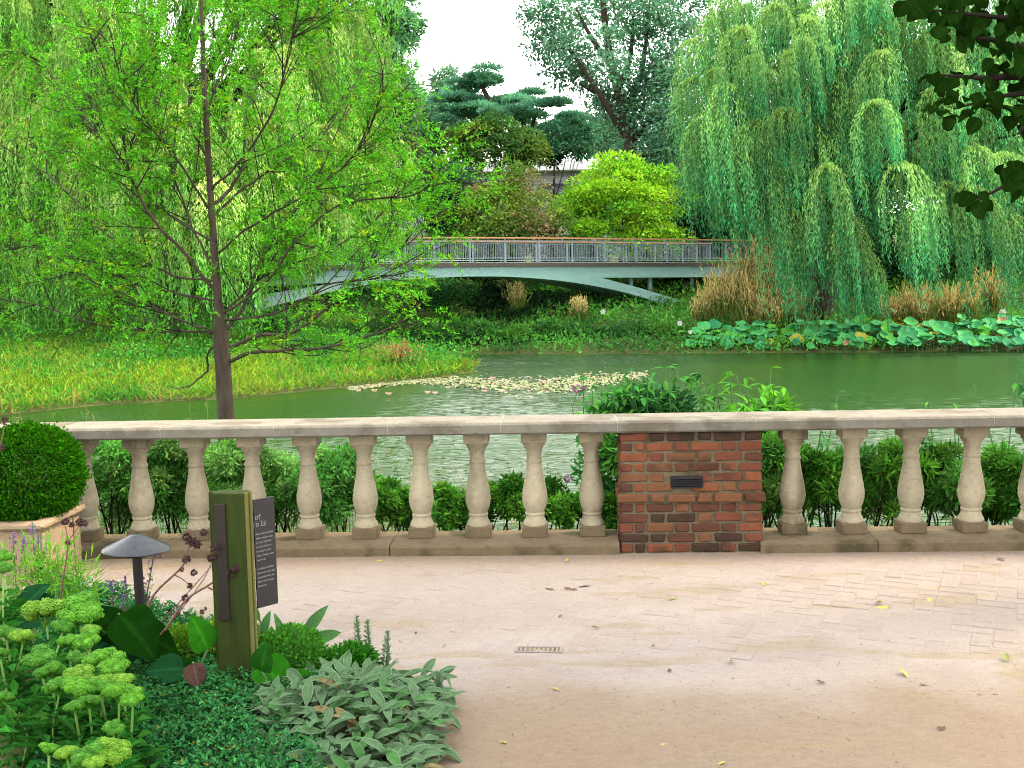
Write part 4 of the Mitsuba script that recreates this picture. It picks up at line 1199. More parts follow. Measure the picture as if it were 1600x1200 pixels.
mb = MB()
ax = unit(np.cross(Dv, rng.normal(size=Dv.shape) * 0.5 + Z3))
tone = np.exp(rng.normal(0, 0.2, (len(S), 1))) * np.where(rng.random((len(S), 1)) < 0.09, [[1.9, 0.95, 0.6]], [[1.0, 1.0, 1.0]])
fr = (np.arange(nl) + 1) / nl
Lr = rng.uniform(0.10, 0.20, len(S))
P = S[:, None] + Dv[:, None] * (fr[None, :, None] * Lr[:, None, None]) + rng.normal(0, 0.006, (len(S), nl, 3))
sd = np.where(np.arange(nl) % 2, 1, -1)[None, :, None] * ax[:, None] + 0.5 * Dv[:, None] + rng.normal(0, 0.25, (len(S), nl, 3))
P, sd = P.reshape(-1, 3), sd.reshape(-1, 3)
l = 0.031 * np.exp(rng.normal(0, 0.25, len(P)))
roll = np.cross(unit(sd), Z3 + rng.normal(0, 0.5, (len(P), 3)))
v, f = rhombs(P, sd, l, l * 0.48, rng, roll=np.cross(unit(sd), roll))
mb.add(v, f, np.repeat(jitter(np.repeat(tone, nl, 0) * np.array([0.105, 0.42, 0.02]), len(P), rng, 0.17), 4, 0))
part(t, 'crown', mb.ply('leaf'))
print('young tree leaves', len(P))

# ------------------------------------------------------------------ plants on the slope just behind the balustrade
rng = np.random.default_rng(52)


def near_shrub(name, label, xc, ytop, w, Y, n, L, W, colors, group, cat='shrub', bottom=None, k=16, upright=0.0, stems=6, size=0.36):
    t = thing(name, label, cat, group)
    sc = Y / FPX
    top = at(xc, ytop, Y)
    g = gz(top[0], Y)
    h = top[2] - g
    c = np.array([top[0], Y, g + h * 0.52])
    r = np.array([w / 2 * sc, w / 2 * sc * 0.8, h * 0.52])
    cc, R = blobs_in(c, r, k, rng, size, -0.9)
    for q in range(stems):
        e = cc[int(rng.integers(len(cc)))]
        b = np.array([c[0] + rng.normal(0, 0.06), Y + rng.normal(0, 0.05), g - 0.1])
        part(t, 'stem', mikit.ply(tube(spline([b, (b + e) / 2 + rng.normal(0, 0.03, 3), e], 7), np.linspace(0.009, 0.003, 7), 5), 'bark_dark'))
    mb = MB()
    clump_leaves(mb, cc, R, n, L, W, colors, rng, hollow=0.15, droop=0.25 - upright, clump_var=0.2)
    part(t, 'foliage', mb.ply('leaf'))
    return t


gap_names = ['between the planter and the second baluster', 'behind the second visible baluster', 'behind the third visible baluster', 'left of the wooden post', 'behind the wooden post', 'right of the info panel', 'behind the fifth baluster', 'in the fourth gap left of the pier wall']
greens_a = [(0.08, 0.27, 0.035), (0.11, 0.34, 0.05), (0.06, 0.21, 0.04), (0.14, 0.33, 0.06)]
greens_b = [(0.05, 0.19, 0.02), (0.07, 0.25, 0.025), (0.10, 0.30, 0.03)]
for i, (x, yt, w) in enumerate([(165, 682, 90), (215, 672, 90), (262, 676, 90), (312, 682, 90), (365, 684, 90), (430, 687, 95), (488, 680, 90), (535, 688, 80)]):
    near_shrub('bank_shrub', 'light green small leaved shrub behind the left run, number %s from the planter' % ['one', 'two', 'three', 'four', 'five', 'six', 'seven', 'eight'][i], x, yt, w * 1.3, 8.5 + 0.25 * (i % 2), 6000, 0.042, 0.017, [(0.10, 0.34, 0.05), (0.14, 0.42, 0.06), (0.08, 0.28, 0.05), (0.18, 0.42, 0.09)], 'light green shrubs behind the left run of balusters')
for i, (x, yt, w) in enumerate([(600, 748, 70), (640, 752, 70), (698, 756, 85), (760, 752, 80), (800, 742, 80), (850, 752, 85), (890, 764, 80), (945, 772, 60)]):
    near_shrub('low_hedge_shrub', 'dark glossy low shrub with water above it, number %s right of light green shrubs' % ['one', 'two', 'three', 'four', 'five', 'six', 'seven', 'eight'][i], x, yt, w, 8.3 + 0.15 * (i % 2), 2400, 0.042, 0.024, greens_b, 'dark low shrubs in the gaps left of the pier')
for i, (x, yt, w) in enumerate([(1205, 680, 60), (1250, 666, 80), (1300, 698, 90), (1352, 681, 90), (1400, 691, 85), (1455, 656, 85), (1500, 716, 90), (1560, 701, 90), (1610, 700, 80)]):
    near_shrub('narrow_leaved_shrub', 'narrow leaved shrub seen through the balusters, number %s right of the pier' % ['one', 'two', 'three', 'four', 'five', 'six', 'seven', 'eight', 'nine'][i], x, yt, w, 8.4 + 0.2 * (i % 2), 3600, 0.066, 0.016, greens_b if i % 3 else greens_a, 'narrow leaved shrubs right of the pier')


def big_leaf_plant(name, label, cat, stems, Y, rng, L, W, colors, flowers=(), group=None, per=16):
    """stems: top pixels; leaves hang from curved stems"""
    t = thing(name, label, cat, group)
    mb = MB()
    for (x, y) in stems:
        e = at(x, y, Y + rng.normal(0, 0.12))
        b = np.array([e[0] + rng.normal(0, 0.18), Y + rng.normal(0, 0.1), gz(e[0], Y) - 0.05])
        q = spline([b, b * 0.45 + e * 0.55 + rng.normal(0, 0.04, 3), e], 14)
        part(t, 'stem', mikit.ply(tube(q, np.linspace(0.009, 0.003, 14), 5), 'stalk_green'))
        for j in range(per):
            p = q[int(rng.integers(5, 14))]
            a = rng.uniform(0, 2 * math.pi)
            D = np.array([math.cos(a), math.sin(a), rng.uniform(-0.7, 0.35)])
            D = unit(D); l = L * rng.uniform(0.6, 1.25)
            S = unit(np.cross(D, Z3)); N2 = np.cross(S, D)
            prof = [(0, 0.02), (0.25, 0.8), (0.5, 1.0), (0.78, 0.55), (1, 0.0)]
            v = []
            for u, wv_ in prof:
                mid_ = p + D * l * u - Z3 * l * 0.28 * u * u
                v += [mid_ - S * W * l / L * wv_ / 2 + N2 * W * 0.14 * wv_, mid_, mid_ + S * W * l / L * wv_ / 2 + N2 * W * 0.14 * wv_]
            f = []
            for r in range(4):
                o = r * 3
                f += [(o, o + 1, o + 4, o + 3), (o + 1, o + 2, o + 5, o + 4)]
            c = np.asarray(colors[int(rng.integers(len(colors)))]) * math.exp(rng.normal(0, 0.2))
            mb.add(np.array(v), np.array(f), c)
    part(t, 'foliage', mb.ply('leaf', smooth=True))
    for (x, y, r) in flowers:
        c = at(x, y, Y)
        d = sphere_dirs(60, rng)
        m2 = MB()
        v, f = rhombs(c + d * r * Y / FPX * [1.0, 1.0, 0.6], d, 0.02, 0.014, rng)
        m2.add(v, f, np.repeat(jitter((0.36, 0.10, 0.30), 60, rng), 4, 0))
        part(t, 'flower', m2.ply('leaf'))
        part(t, 'flower_stem', mikit.ply(tube(spline([c, c - [0.05, 0, 0.2], c - [rng.normal(0, 0.1), 0, 0.55]], 6), 0.003, 4), 'stalk_green'))
    return t


gl_ = [(0.05, 0.23, 0.045), (0.075, 0.29, 0.05), (0.04, 0.17, 0.045), (0.10, 0.33, 0.045)]
st = [(912, 590), (925, 602), (945, 615), (965, 590), (985, 580), (1005, 600), (1025, 582), (1045, 595), (1060, 570), (1080, 590), (1100, 600), (1120, 606), (1040, 575), (970, 602), (1095, 585), (1012, 590), (955, 635), (1000, 635), (1050, 635), (1090, 632), (930, 640), (1075, 590), (1020, 605), (975, 615)]
big_leaf_plant('leafy_bush', 'low leafy green bush with one purple flower at its left above the rail and pier', 'bush', st, 8.7, rng, 0.11, 0.042, gl_, [(904, 608, 6), (888, 748, 5)], per=30)
near_shrub('rail_shrub', 'rounded leafy shrub filling the space above the rail left of the pier middle', 1000, 590, 195, 8.8, 6800, 0.085, 0.036, gl_, 'leafy shrubs rising above the rail over the pier', k=26)
near_shrub('rail_shrub', 'leafy shrub above the rail over the right half of the pier', 1108, 597, 160, 8.85, 5000, 0.085, 0.036, gl_, 'leafy shrubs rising above the rail over the pier', k=20)
near_shrub('rail_shrub', 'bright leafy shrub above the rail past the right edge of the pier', 1195, 604, 120, 8.8, 3200, 0.085, 0.034, [(0.10, 0.38, 0.03), (0.13, 0.44, 0.03)], 'leafy shrubs rising above the rail over the pier', k=16)
st = [(1150, 585), (1140, 580), (1165, 590), (1190, 600), (1210, 600), (1225, 605), (1205, 575), (1180, 625), (1150, 630), (1215, 635), (1235, 640), (1120, 600)]
big_leaf_plant('tall_leafy_weed', 'tall leafy weed with drooping bright leaves rising above the rail over the pier right edge', 'weed', st, 8.6, rng, 0.14, 0.055, [(0.10, 0.38, 0.03), (0.13, 0.44, 0.03), (0.09, 0.32, 0.04), (0.08, 0.30, 0.04)], per=18)
big_leaf_plant('small_leafy_weed', 'small leafy weed above the rail just right of the brick pier', 'weed', [(1265, 632), (1290, 625), (1310, 612)], 8.6, rng, 0.09, 0.03, gl_, per=8)
big_leaf_plant('small_leafy_weed', 'thin sprig showing above the right run of the rail near the second joint', 'weed', [(1420, 632), (1432, 640), (1450, 628)], 8.6, rng, 0.08, 0.022, gl_, per=7)
big_leaf_plant('small_leafy_weed', 'thin sprig showing above the rail left of the right edge', 'weed', [(1490, 630), (1500, 640), (1520, 600)], 8.7, rng, 0.08, 0.022, gl_, per=7)
big_leaf_plant('edge_shrub', 'leafy shoot with narrow leaves at the right edge above the rail', 'shrub', [(1590, 580), (1600, 600), (1605, 560), (1585, 620), (1610, 630)], 8.8, rng, 0.12, 0.03, gl_, per=14)

# thin weeds and seed stalks along the near shore
mb = MB()
n = 900
X = np.concatenate([rng.uniform(-7.5, -0.6, 720), rng.uniform(-0.6, 6, 180)])
Y = rng.uniform(8.6, 11.4, n)
b = np.stack([X, Y, land(X, Y)], -1)
h = np.where(X < -2.4, rng.uniform(0.5, 1.35, n), rng.uniform(0.3, 0.85, n))
lean = rng.normal(0, 0.22, (n, 3)) * [1, 0.6, 0]
for i in range(n):
    e = b[i] + (Z3 + lean[i]) * h[i]
    col = [(0.12, 0.26, 0.04), (0.26, 0.30, 0.08), (0.08, 0.22, 0.04), (0.34, 0.30, 0.14)][int(rng.integers(4))]
    q = spline([b[i], (b[i] + e) / 2 - lean[i] * 0.12, e], 5)
    v, f = tube(q, np.linspace(0.0035, 0.0012, 5), 3, cap=False)
    mb.add(v, f, col)
    k = int(rng.integers(5, 16))
    p = b[i] + (Z3 + lean[i]) * (h[i] * rng.uniform(0.2, 1, k))[:, None]
    v, f = rhombs(p, rng.normal(0, 0.6, (k, 3)) + Z3 * 0.5, rng.uniform(0.03, 0.09, k), rng.uniform(0.006, 0.013, k), rng)
    mb.add(v, f, np.repeat(jitter(col, k, rng), 4, 0))
scene['bank_weeds'] = mb.ply('leaf')
labels['bank_weeds'] = {'label': 'thin weeds and seed stalks on the slope behind the balustrade', 'category': 'weeds', 'kind': 'stuff'}

# ------------------------------------------------------------------ clipped ball in the planter
rng = np.random.default_rng(61)
t = thing('clipped_boxwood', 'dense clipped dark green boxwood ball growing in the square planter', 'bush')
bc, br_ = np.array([-3.18, 7.08, 0.665]), 0.355
d = sphere_dirs(26000, rng)
lump = 1 + 0.20 * (meshkit.fbm(d * 3.1 + 5, 3, 2) - 0.5) + 0.14 * (meshkit.fbm(d * 9, 2, 3) - 0.5)
P = bc + d * br_ * lump[:, None] * (1 - 0.13 * rng.random((len(d), 1)) ** 1.5) * np.array([1, 1, 0.93])
P = P[P[:, 2] > 0.365]
dd = unit(P - bc)
mb = MB()
stray = (rng.random((len(P), 1)) < 0.035) * rng.uniform(0.01, 0.045, (len(P), 1))
v, f = rhombs(P + dd * stray, dd + rng.normal(0, 0.6, P.shape), 0.026, 0.015, rng)
mb.add(v, f, np.repeat(jitter((0.026, 0.14, 0.004), len(P), rng, 0.28), 4, 0))
part(t, 'foliage', mb.ply('dense_leaf'))
for k in range(7):
    a = k * 0.9
    e = bc + np.array([math.cos(a) * 0.2, math.sin(a) * 0.2, rng.uniform(-0.1, 0.15)])
    part(t, 'stem', mikit.ply(tube(spline([bc - [0, 0, 0.33], (bc + e) / 2 - [0, 0, 0.1], e], 6), np.linspace(0.012, 0.004, 6), 5), 'bark_dark'))

# ------------------------------------------------------------------ planting bed in the near left corner
bed_poly = sg.Polygon([tuple(on(x, y, 0)[:2]) for x, y in [(600, 1330), (655, 1200), (640, 1105), (540, 1050), (330, 1010), (100, 935), (-150, 900), (-420, 960), (-420, 1400)]]).buffer(0.15).buffer(-0.1)


def bed_z(x, y):
    pts = shapely.points(x, y)
    dist = np.where(shapely.contains(bed_poly, pts), shapely.distance(bed_poly.exterior, pts), -shapely.distance(bed_poly, pts))
    return np.clip(dist * 0.35, -0.05, 0.06) + 0.012 * (meshkit.fbm(np.stack([x * 9, y * 9, x * 0], -1), 3, 2) - 0.5)


bx0, by0, bx1, by1 = bed_poly.bounds
v, f = grid(np.arange(bx0 - 0.1, bx1 + 0.1, 0.04), np.arange(by0 - 0.1, by1 + 0.1, 0.04), bed_z)
setting('planting_bed', mikit.ply((v, f), 'soil', smooth=True), 'planted bed of dark soil in the near left corner of the terrace')

# ------------------------------------------------------------------ wooden sign post with info panel
t = thing('sign_post', 'mossy green wooden post carrying a dark information panel, standing in the planted bed', 'sign')
pb = on(376, 1112, 0.0)
top_z = at(366, 768, pb[1])[2]
PR = T().translate([float(pb[0]), float(pb[1]), 0]).rotate([0, 0, 1], -9)
W_, D_ = 0.150, 0.085
part(t, 'post', mikit.ply(xf(cbox(W_, D_, top_z + 0.2, 0.004), loc=(0, 0, (top_z - 0.2) / 2)), 'post_wood', to_world=PR))
for k, yy in enumerate((-0.028, 0.010)):
    part(t, 'edge_strip', mikit.ply(xf(cbox(0.012, 0.020, top_z + 0.19, 0.002), loc=(W_ / 2 + 0.005, yy, (top_z - 0.19) / 2 + 0.001)), 'post_edge', to_world=PR))
zc = (at(350, 784, pb[1])[2] + at(350, 965, pb[1])[2]) / 2
hh = abs(at(350, 784, pb[1])[2] - at(350, 965, pb[1])[2])
part(t, 'back_plate', mikit.ply(xf(cbox(0.048, 0.012, hh, 0.002), loc=(-0.032, -D_ / 2 - 0.004, zc)), 'bronze', to_world=PR))
part(t, 'side_board', mikit.ply(xf(cbox(0.030, 0.03, top_z + 0.19, 0.003), loc=(-W_ / 2 - 0.012, 0.012, (top_z - 0.19) / 2 - 0.002)), 'post_wood', to_world=PR))
q0 = np.array([pb[0] + W_ / 2 + 0.012, pb[1] + 0.02, 0])
dirp = np.array([math.sin(math.radians(43)), math.cos(math.radians(43)), 0])
z1, z0 = at(397, 781, q0[1])[2], at(397, 951, q0[1])[2]
pwid2 = 0.108
nrm = np.array([dirp[1], -dirp[0], 0])     # the face that looks to the camera
PM2 = np.eye(4); PM2[:3, 0], PM2[:3, 1], PM2[:3, 2], PM2[:3, 3] = dirp, Z3, np.cross(dirp, Z3), q0
if PM2[:3, 2] @ nrm < 0: PM2[:3, 2] *= -1
PM2 = T(PM2)
pan = part(t, 'info_panel', mikit.ply(xf(cbox(pwid2, z1 - z0, 0.008, 0.0015), loc=(pwid2 / 2, (z0 + z1) / 2, 0)), 'panel', to_world=PM2))
H = z1 - z0


def words_at(text, h, x, fy, bold=True):
    m = meshkit.text_mesh(text, h, 0.001, bold)
    return xf(m, loc=(x, z1 - fy * H, 0.0042))


part(pan, 'title_lettering', mikit.ply(words_at('of', 0.022, 0.004, 0.185, False), 'lettering', to_world=PM2))
part(pan, 'title_lettering', mikit.ply(words_at('n Is', 0.022, 0.006, 0.25, False), 'lettering', to_world=PM2))
rng = np.random.default_rng(62)
tm = MB()
for i, (fy, wl) in enumerate([(0.325, 0.98), (0.365, 0.96), (0.405, 0.86), (0.445, 0.86), (0.485, 0.82), (0.525, 0.99), (0.565, 0.45), (0.645, 0.92), (0.685, 0.97), (0.725, 0.95), (0.765, 0.94), (0.805, 0.5)]):
    x, xe = 0.006, 0.006 + wl * (pwid2 - 0.018)
    while x < xe:
        wlen = int(rng.integers(2, 8))
        for k in range(wlen):
            if x > xe: break
            gw = rng.uniform(0.0022, 0.0042)
            tall = rng.choice([0.0052, 0.0052, 0.0075])
            for (ox, oy, sw, sh) in ((0, 0, 0.0011, tall), (gw - 0.0012, 0, 0.0011, 0.0052), (0, rng.choice([0, 0.0042]), gw, 0.001)):
                b = trimesh.creation.box((sw, sh, 0.0008))
                tm.add(*xf(b, loc=(x + ox + sw / 2, z1 - fy * H + oy + sh / 2, 0.0046)))
            x += gw + 0.0016
        x += 0.003
part(pan, 'body_lettering', tm.ply('lettering', to_world=PM2), kind='stuff')

# ------------------------------------------------------------------ path light
t = thing('path_light', 'dark metal garden path light with wide conical hat on slim stem', 'lamp')
lc = at(213, 857, 5.2)
tilt = T().translate(lc.tolist()).rotate([0, 1, 0], 2.0)
part(t, 'hat', mikit.ply(lathe([(0.0, 0.058), (0.03, 0.052), (0.150, -0.002), (0.158, -0.006), (0.160, -0.002), (0.153, 0.005), (0.09, 0.036), (0.03, 0.066), (0.022, 0.070), (0.0, 0.071)], 32), 'hat_metal', smooth=35, to_world=tilt))
part(t, 'stem', mikit.ply(tube([lc + [0.012, 0, -lc[2] - 0.1], lc + [0.004, 0, -0.3], lc + [0, 0, 0.05]], 0.023, 14), 'dark_metal', smooth=40))
part(t, 'collar', mikit.ply(xf(lathe([(0.0, -0.02), (0.03, -0.02), (0.03, 0.02), (0.0, 0.02)], 16), loc=(0, 0, 0.035)), 'dark_metal', smooth=40, to_world=tilt))

# ------------------------------------------------------------------ flower bed: stonecrop with lime green heads
rng = np.random.default_rng(63)


def sedum_fn(p, n, uv):
    return mix((0.020, 0.135, 0.003), (0.115, 0.30, 0.014), fbm(p.x * 60, p.y * 60, p.z * 60, 2) * 1.1)


def sedum_tone(lo, hi): return lambda p, n, uv: mix(lo, hi, fbm(p.x * 60, p.y * 60, p.z * 60, 2) * 1.1)


for i, (lo, hi) in enumerate((((0.022, 0.15, 0.003), (0.115, 0.34, 0.014)), ((0.015, 0.11, 0.004), (0.075, 0.26, 0.014)), ((0.05, 0.17, 0.004), (0.18, 0.36, 0.025)))):
    scene[f'sedum_tone_{i}'] = principled(cproc(sedum_tone(lo, hi)), 0.7, specular=0.2)
scene['sedum_head'] = principled(cproc(sedum_fn), 0.7, specular=0.2)
ico = trimesh.creation.icosphere(subdivisions=0)
heads = []
for q in range(4):
    mb = MB()
    subs = [(0, 0, 0.32)] + [(0.62 * math.cos(a + q), 0.62 * math.sin(a + q), 0.16 + 0.1 * rng.normal()) for a in np.arange(6) / 6 * 2 * math.pi]
    for (sx, sy, sz) in subs:
        r = rng.uniform(0.36, 0.48)
        for k in range(150):
            d = sphere_dirs(1, rng)[0]
            d[2] = abs(d[2]) - 0.25
            p = np.array([sx, sy, sz]) + d * r * rng.uniform(0.95, 1.15) * [1.05, 1.05, 0.95]
            mb.add(ico.vertices * rng.uniform(0.032, 0.058) + p, ico.faces)
        mb.add(*xf(trimesh.creation.icosphere(subdivisions=1), loc=(sx, sy, sz - 0.05), rot=np.diag([r * 0.95, r * 0.95, r * 0.85])))
        mb.add(*tube([(0, 0, -0.7), (sx * 0.5, sy * 0.5, -0.15), (sx, sy, sz)], 0.035, 4))
    heads += [mb.ply(f'sedum_tone_{i}') for i in range(3)]
hl = [(230, 410, 175), (400, 432, 165), (420, 372, 125), (315, 485, 82), (30, 515, 90), (115, 537, 95), (195, 655, 132), (355, 560, 100), (435, 560, 110), (510, 650, 130), (575, 690, 120), (400, 740, 122), (300, 785, 120), (400, 800, 130), (600, 815, 130),
      (670, 850, 95), (575, 1000, 82), (245, 1105, 72), (450, 1140, 130), (340, 1125, 95), (570, 1115, 142), (18, 838, 75), (8, 130, 80), (15, 190, 75), (378, 890, 82), (462, 505, 72), (255, 715, 115), (505, 790, 90), (0, 620, 70), (525, 770, 100), (450, 865, 90), (620, 760, 90), (385, 640, 70), (480, 1175, 90)]
plants = {}
labs = ['lime green stonecrop clump with flat flower heads, at the left below the path light', 'lime green stonecrop clump at the bottom left corner', 'tall lime green stonecrop clump cut by the left edge of the photo', 'lime green stonecrop clump nearest the green ground cover']
for lab in labs: 
    k = thing('stonecrop', lab, 'plant', 'lime green stonecrop plants')
    plants[len(plants)] = (k, [], MB())
for (zx, zy, zw) in hl:
    x, y, w = zx / 3.24, 830 + zy / 3.24, zw / 3.24
    zz = 0.50 - 0.10 * np.clip((y - 950) / 250, 0, 1) + 0.12 * (y < 900)
    p = on(x, y, zz)
    if p[1] > 5.3: p = at(x, y, 5.3)
    r = w / 2 * p[1] / FPX * 1.28
    i = 2 if x < 45 else (1 if y > 1120 else (3 if x > 150 and y > 1010 else 0))
    key, lst, st_ = plants[i]
    part(key, 'flower_head', {**heads[int(rng.integers(12))], 'to_world': T().translate(p.tolist()).rotate([0, 0, 1], float(rng.uniform(0, 360))).rotate([1, 0, 0], float(rng.normal(12, 9))).scale(float(r))})
    lst.append(p)
for i, (key, lst, mb) in plants.items():
    c = np.mean(lst, 0)
    for p in lst:
        b = np.array([c[0] + (p[0] - c[0]) * 0.6, c[1] + (p[1] - c[1]) * 0.6 + 0.05, 0.0])
        q = spline([b, (b + p) / 2 + rng.normal(0, 0.02, 3), p - [0, 0, 0.02]], 9)
        part(key, 'stem', mikit.ply(tube(q, np.linspace(0.006, 0.004, 9), 5), 'stalk_lime', smooth=True))
        n = 90
        pp = q[rng.integers(0, 7, n)] + rng.normal(0, 0.035, (n, 3))
        a = rng.uniform(0, 2 * math.pi, n)
        D = np.stack([np.cos(a), np.sin(a), rng.uniform(-0.2, 0.6, n)], -1)
        v, f = rhombs(pp, D, 0.07 * np.exp(rng.normal(0, 0.2, n)), 0.036, rng, 0.3, roll=np.tile(Z3, (n, 1)) + rng.normal(0, 0.3, (n, 3)))
        mb.add(v, f, np.repeat(jitter((0.03, 0.15, 0.02), n, rng, 0.25), 4, 0))
    part(key, 'foliage', mb.ply('leaf'))
scene['stalk_lime'] = principled((0.16, 0.34, 0.06), 0.6)

# broad leaves
for i, c in enumerate([(0.006, 0.035, 0.003), (0.014, 0.08, 0.008), (0.025, 0.16, 0.008), (0.012, 0.065, 0.022), (0.10, 0.055, 0.045), (0.05, 0.045, 0.01)]):
    scene[f'broad_tone_{i}'] = thin(cproc((lambda c, i: lambda p, n, uv: mi.Color3f(c) * (0.7 + 0.6 * fbm(p.x * 35 + i, p.y * 35, p.z * 35, 3)) * (1.0 + 0.5 * smoothstep(0.09, 0.02, dr.abs(uv.x - 0.5))))(c, i)), 0.45, 0.4)


def leaf_mesh(length, width, pts, fold, curl, wave, nseg=8, seed=0):
    """a leaf along +y from the origin, face up; pts: (u, half width) outline"""
    u = np.linspace(0, 1, nseg + 1)
    hw_ = np.interp(u, [p[0] for p in pts], [p[1] for p in pts]) * width / 2
    cols = np.array([-1, -0.5, 0, 0.5, 1.0])
    v, uv = [], []
    for k, uu in enumerate(u):
        for c in cols:
            v.append((c * hw_[k], uu * length, abs(c) * hw_[k] * fold - curl * length * uu ** 2 + wave * math.sin(uu * 14 + seed + c * 2) * abs(c)))
            uv.append((0.5 + 0.5 * c, uu))
    m = len(cols)
    f = [(k * m + j, k * m + j + 1, (k + 1) * m + j + 1, (k + 1) * m + j) for k in range(nseg) for j in range(m - 1)]
    f = np.array(f)
    return np.array(v), np.vstack([f[:, [0, 1, 2]], f[:, [0, 2, 3]]]), np.array(uv)


ROUND = [(0, 0.05), (0.03, 0.55), (0.15, 0.9), (0.35, 1.0), (0.6, 0.85), (0.8, 0.52), (0.93, 0.2), (1, 0)]
LANCE = [(0, 0.12), (0.12, 0.32), (0.35, 0.85), (0.55, 1.0), (0.75, 0.8), (0.92, 0.36), (1, 0)]
broad = {}
for q in range(3):
    for tone in range(6):
        v, f, uv = leaf_mesh(1, 0.85, ROUND, 0.25, 0.22 + 0.1 * q, 0.03, 9, q)
        broad[q, tone] = mikit.ply((v, f), f'broad_tone_{tone}', smooth=True, uv=uv)


def leaf_at(p, toward, face, size):
    """matrix that lays a leaf from p along "toward", its upper side to "face\""""
    y = unit(np.asarray(toward, float))
    z = np.asarray(face, float)
    z = unit(z - y * (z @ y))
    m = np.eye(4)
    m[:3, 0], m[:3, 1], m[:3, 2], m[:3, 3] = np.cross(y, z) * size, y * size, z * size, p
    return T(m)


def broad_plant(name, label, leaves, Y, rng, base_px):
    t = thing(name, label, 'plant')
    b = on(*base_px, 0.02)
    for (x, y, w, ang, tone) in leaves:
        size = w * Y / FPX
        c = at(x, y, Y + rng.normal(0, 0.06))
        a = math.radians(ang)
        dirv = unit(np.array([math.cos(a), -0.35, math.sin(a)]))
        p = c - dirv * size * 0.5
        part(t, 'leaf', {**broad[int(rng.integers(3)), tone], 'to_world': leaf_at(p, dirv, [rng.normal(0, 0.25), -0.75, 0.75], size)})
        part(t, 'leaf_stalk', mikit.ply(tube(spline([b + rng.normal(0, 0.04, 3) * [1, 1, 0], (b + p) / 2 + [0, 0, 0.04], p], 7), 0.006, 5), 'stalk_green'))


broad_plant('broad_leaved_plant', 'plant with very dark broad leaves in front of the path light stem', [(215, 990, 92, -40, 0), (172, 972, 66, 120, 0), (240, 1000, 75, -15, 0), (188, 1015, 80, 230, 3), (160, 1005, 70, 200, 3)], 4.75, rng, (205, 1080))
broad_plant('broad_leaved_plant', 'plant with large dull green leaves at the left edge above the stonecrop', [(62, 955, 82, 10, 3), (20, 965, 70, 190, 1), (45, 935, 60, 60, 3), (25, 1000, 60, 240, 1)], 4.9, rng, (40, 1060))
broad_plant('broad_leaved_plant', 'plant with bright broad leaves right of the foot of the sign post', [(432, 1058, 78, -35, 2), (470, 1062, 50, 20, 2), (410, 1030, 50, 80, 1), (528, 1066, 52, 60, 2), (455, 1085, 52, -60, 1)], 4.55, rng, (430, 1120))
broad_plant('broad_leaved_plant', 'plant with pointed green leaf and a withered pink brown leaf left of the sign post', [(316, 992, 58, 100, 2), (306, 1056, 42, -75, 4), (258, 1045, 60, 170, 3), (285, 1062, 70, -60, 1), (240, 1062, 50, 215, 3)], 4.65, rng, (300, 1110))

# lamb's ear: grey woolly leaves
scene['woolly_leaf'] = thin(cproc(lambda p, n, uv: mix((0.06, 0.14, 0.055), (0.27, 0.36, 0.24), smoothstep(0.40, 0.5, dr.abs(uv.x - 0.5)) * 0.6 + 0.30 * fbm(p.x * 120, p.y * 120, p.z * 120, 2) + 0.35 * smoothstep(0.04, 0.0, dr.abs(uv.x - 0.5)))), 0.8, 0.35)
scene['withered_leaf'] = thin(cproc(lambda p, n, uv: mix((0.10, 0.075, 0.03), (0.30, 0.26, 0.13), fbm(p.x * 50, p.y * 50, p.z * 50, 3))), 0.8, 0.3)
scene['woolly_leaf_green'] = thin(cproc(lambda p, n, uv: mix((0.045, 0.16, 0.035), (0.26, 0.38, 0.22), smoothstep(0.42, 0.5, dr.abs(uv.x - 0.5)) * 0.6 + 0.25 * fbm(p.x * 120, p.y * 120, p.z * 120, 2))), 0.8, 0.35)
ears, ear_geo, more_uv = [], [], []
for q in range(6):
    v, f, uv = leaf_mesh(1, 0.30 + 0.03 * (q % 3), LANCE, [0.5, 0.3, 0.7, 0.4, 0.6, 0.2][q], [0.30, 0.45, 0.2, 0.55, 0.35, 0.1][q], 0.012, 9, q)
    ear_geo.append((v, f, uv))
    ears.append([mikit.ply((v, f), m, smooth=True, uv=uv) for m in ('woolly_leaf', 'woolly_leaf_green', 'withered_leaf')])
rng = np.random.default_rng(64)
t = thing('lambs_ear', 'spreading clump of silvery grey woolly leaves at the edge of the bed', 'plant')
ros = []
for i in range(1500):
    x, y = rng.uniform(415, 705), rng.uniform(1030, 1230)
    # the clump's outline on the ground
    if y < 1062 + (640 - x) * 0.02 or x > 688 - max(0, y - 1140) * 0.5 or x < 400 + (1130 - y) * 0.35: continue
    p = on(x, y, 0.06)
    if all(np.hypot(*(p - r)[:2]) > 0.05 for r in ros): ros.append(p)
nleaf, more = 0, MB()
mid_ = np.mean(ros, 0)
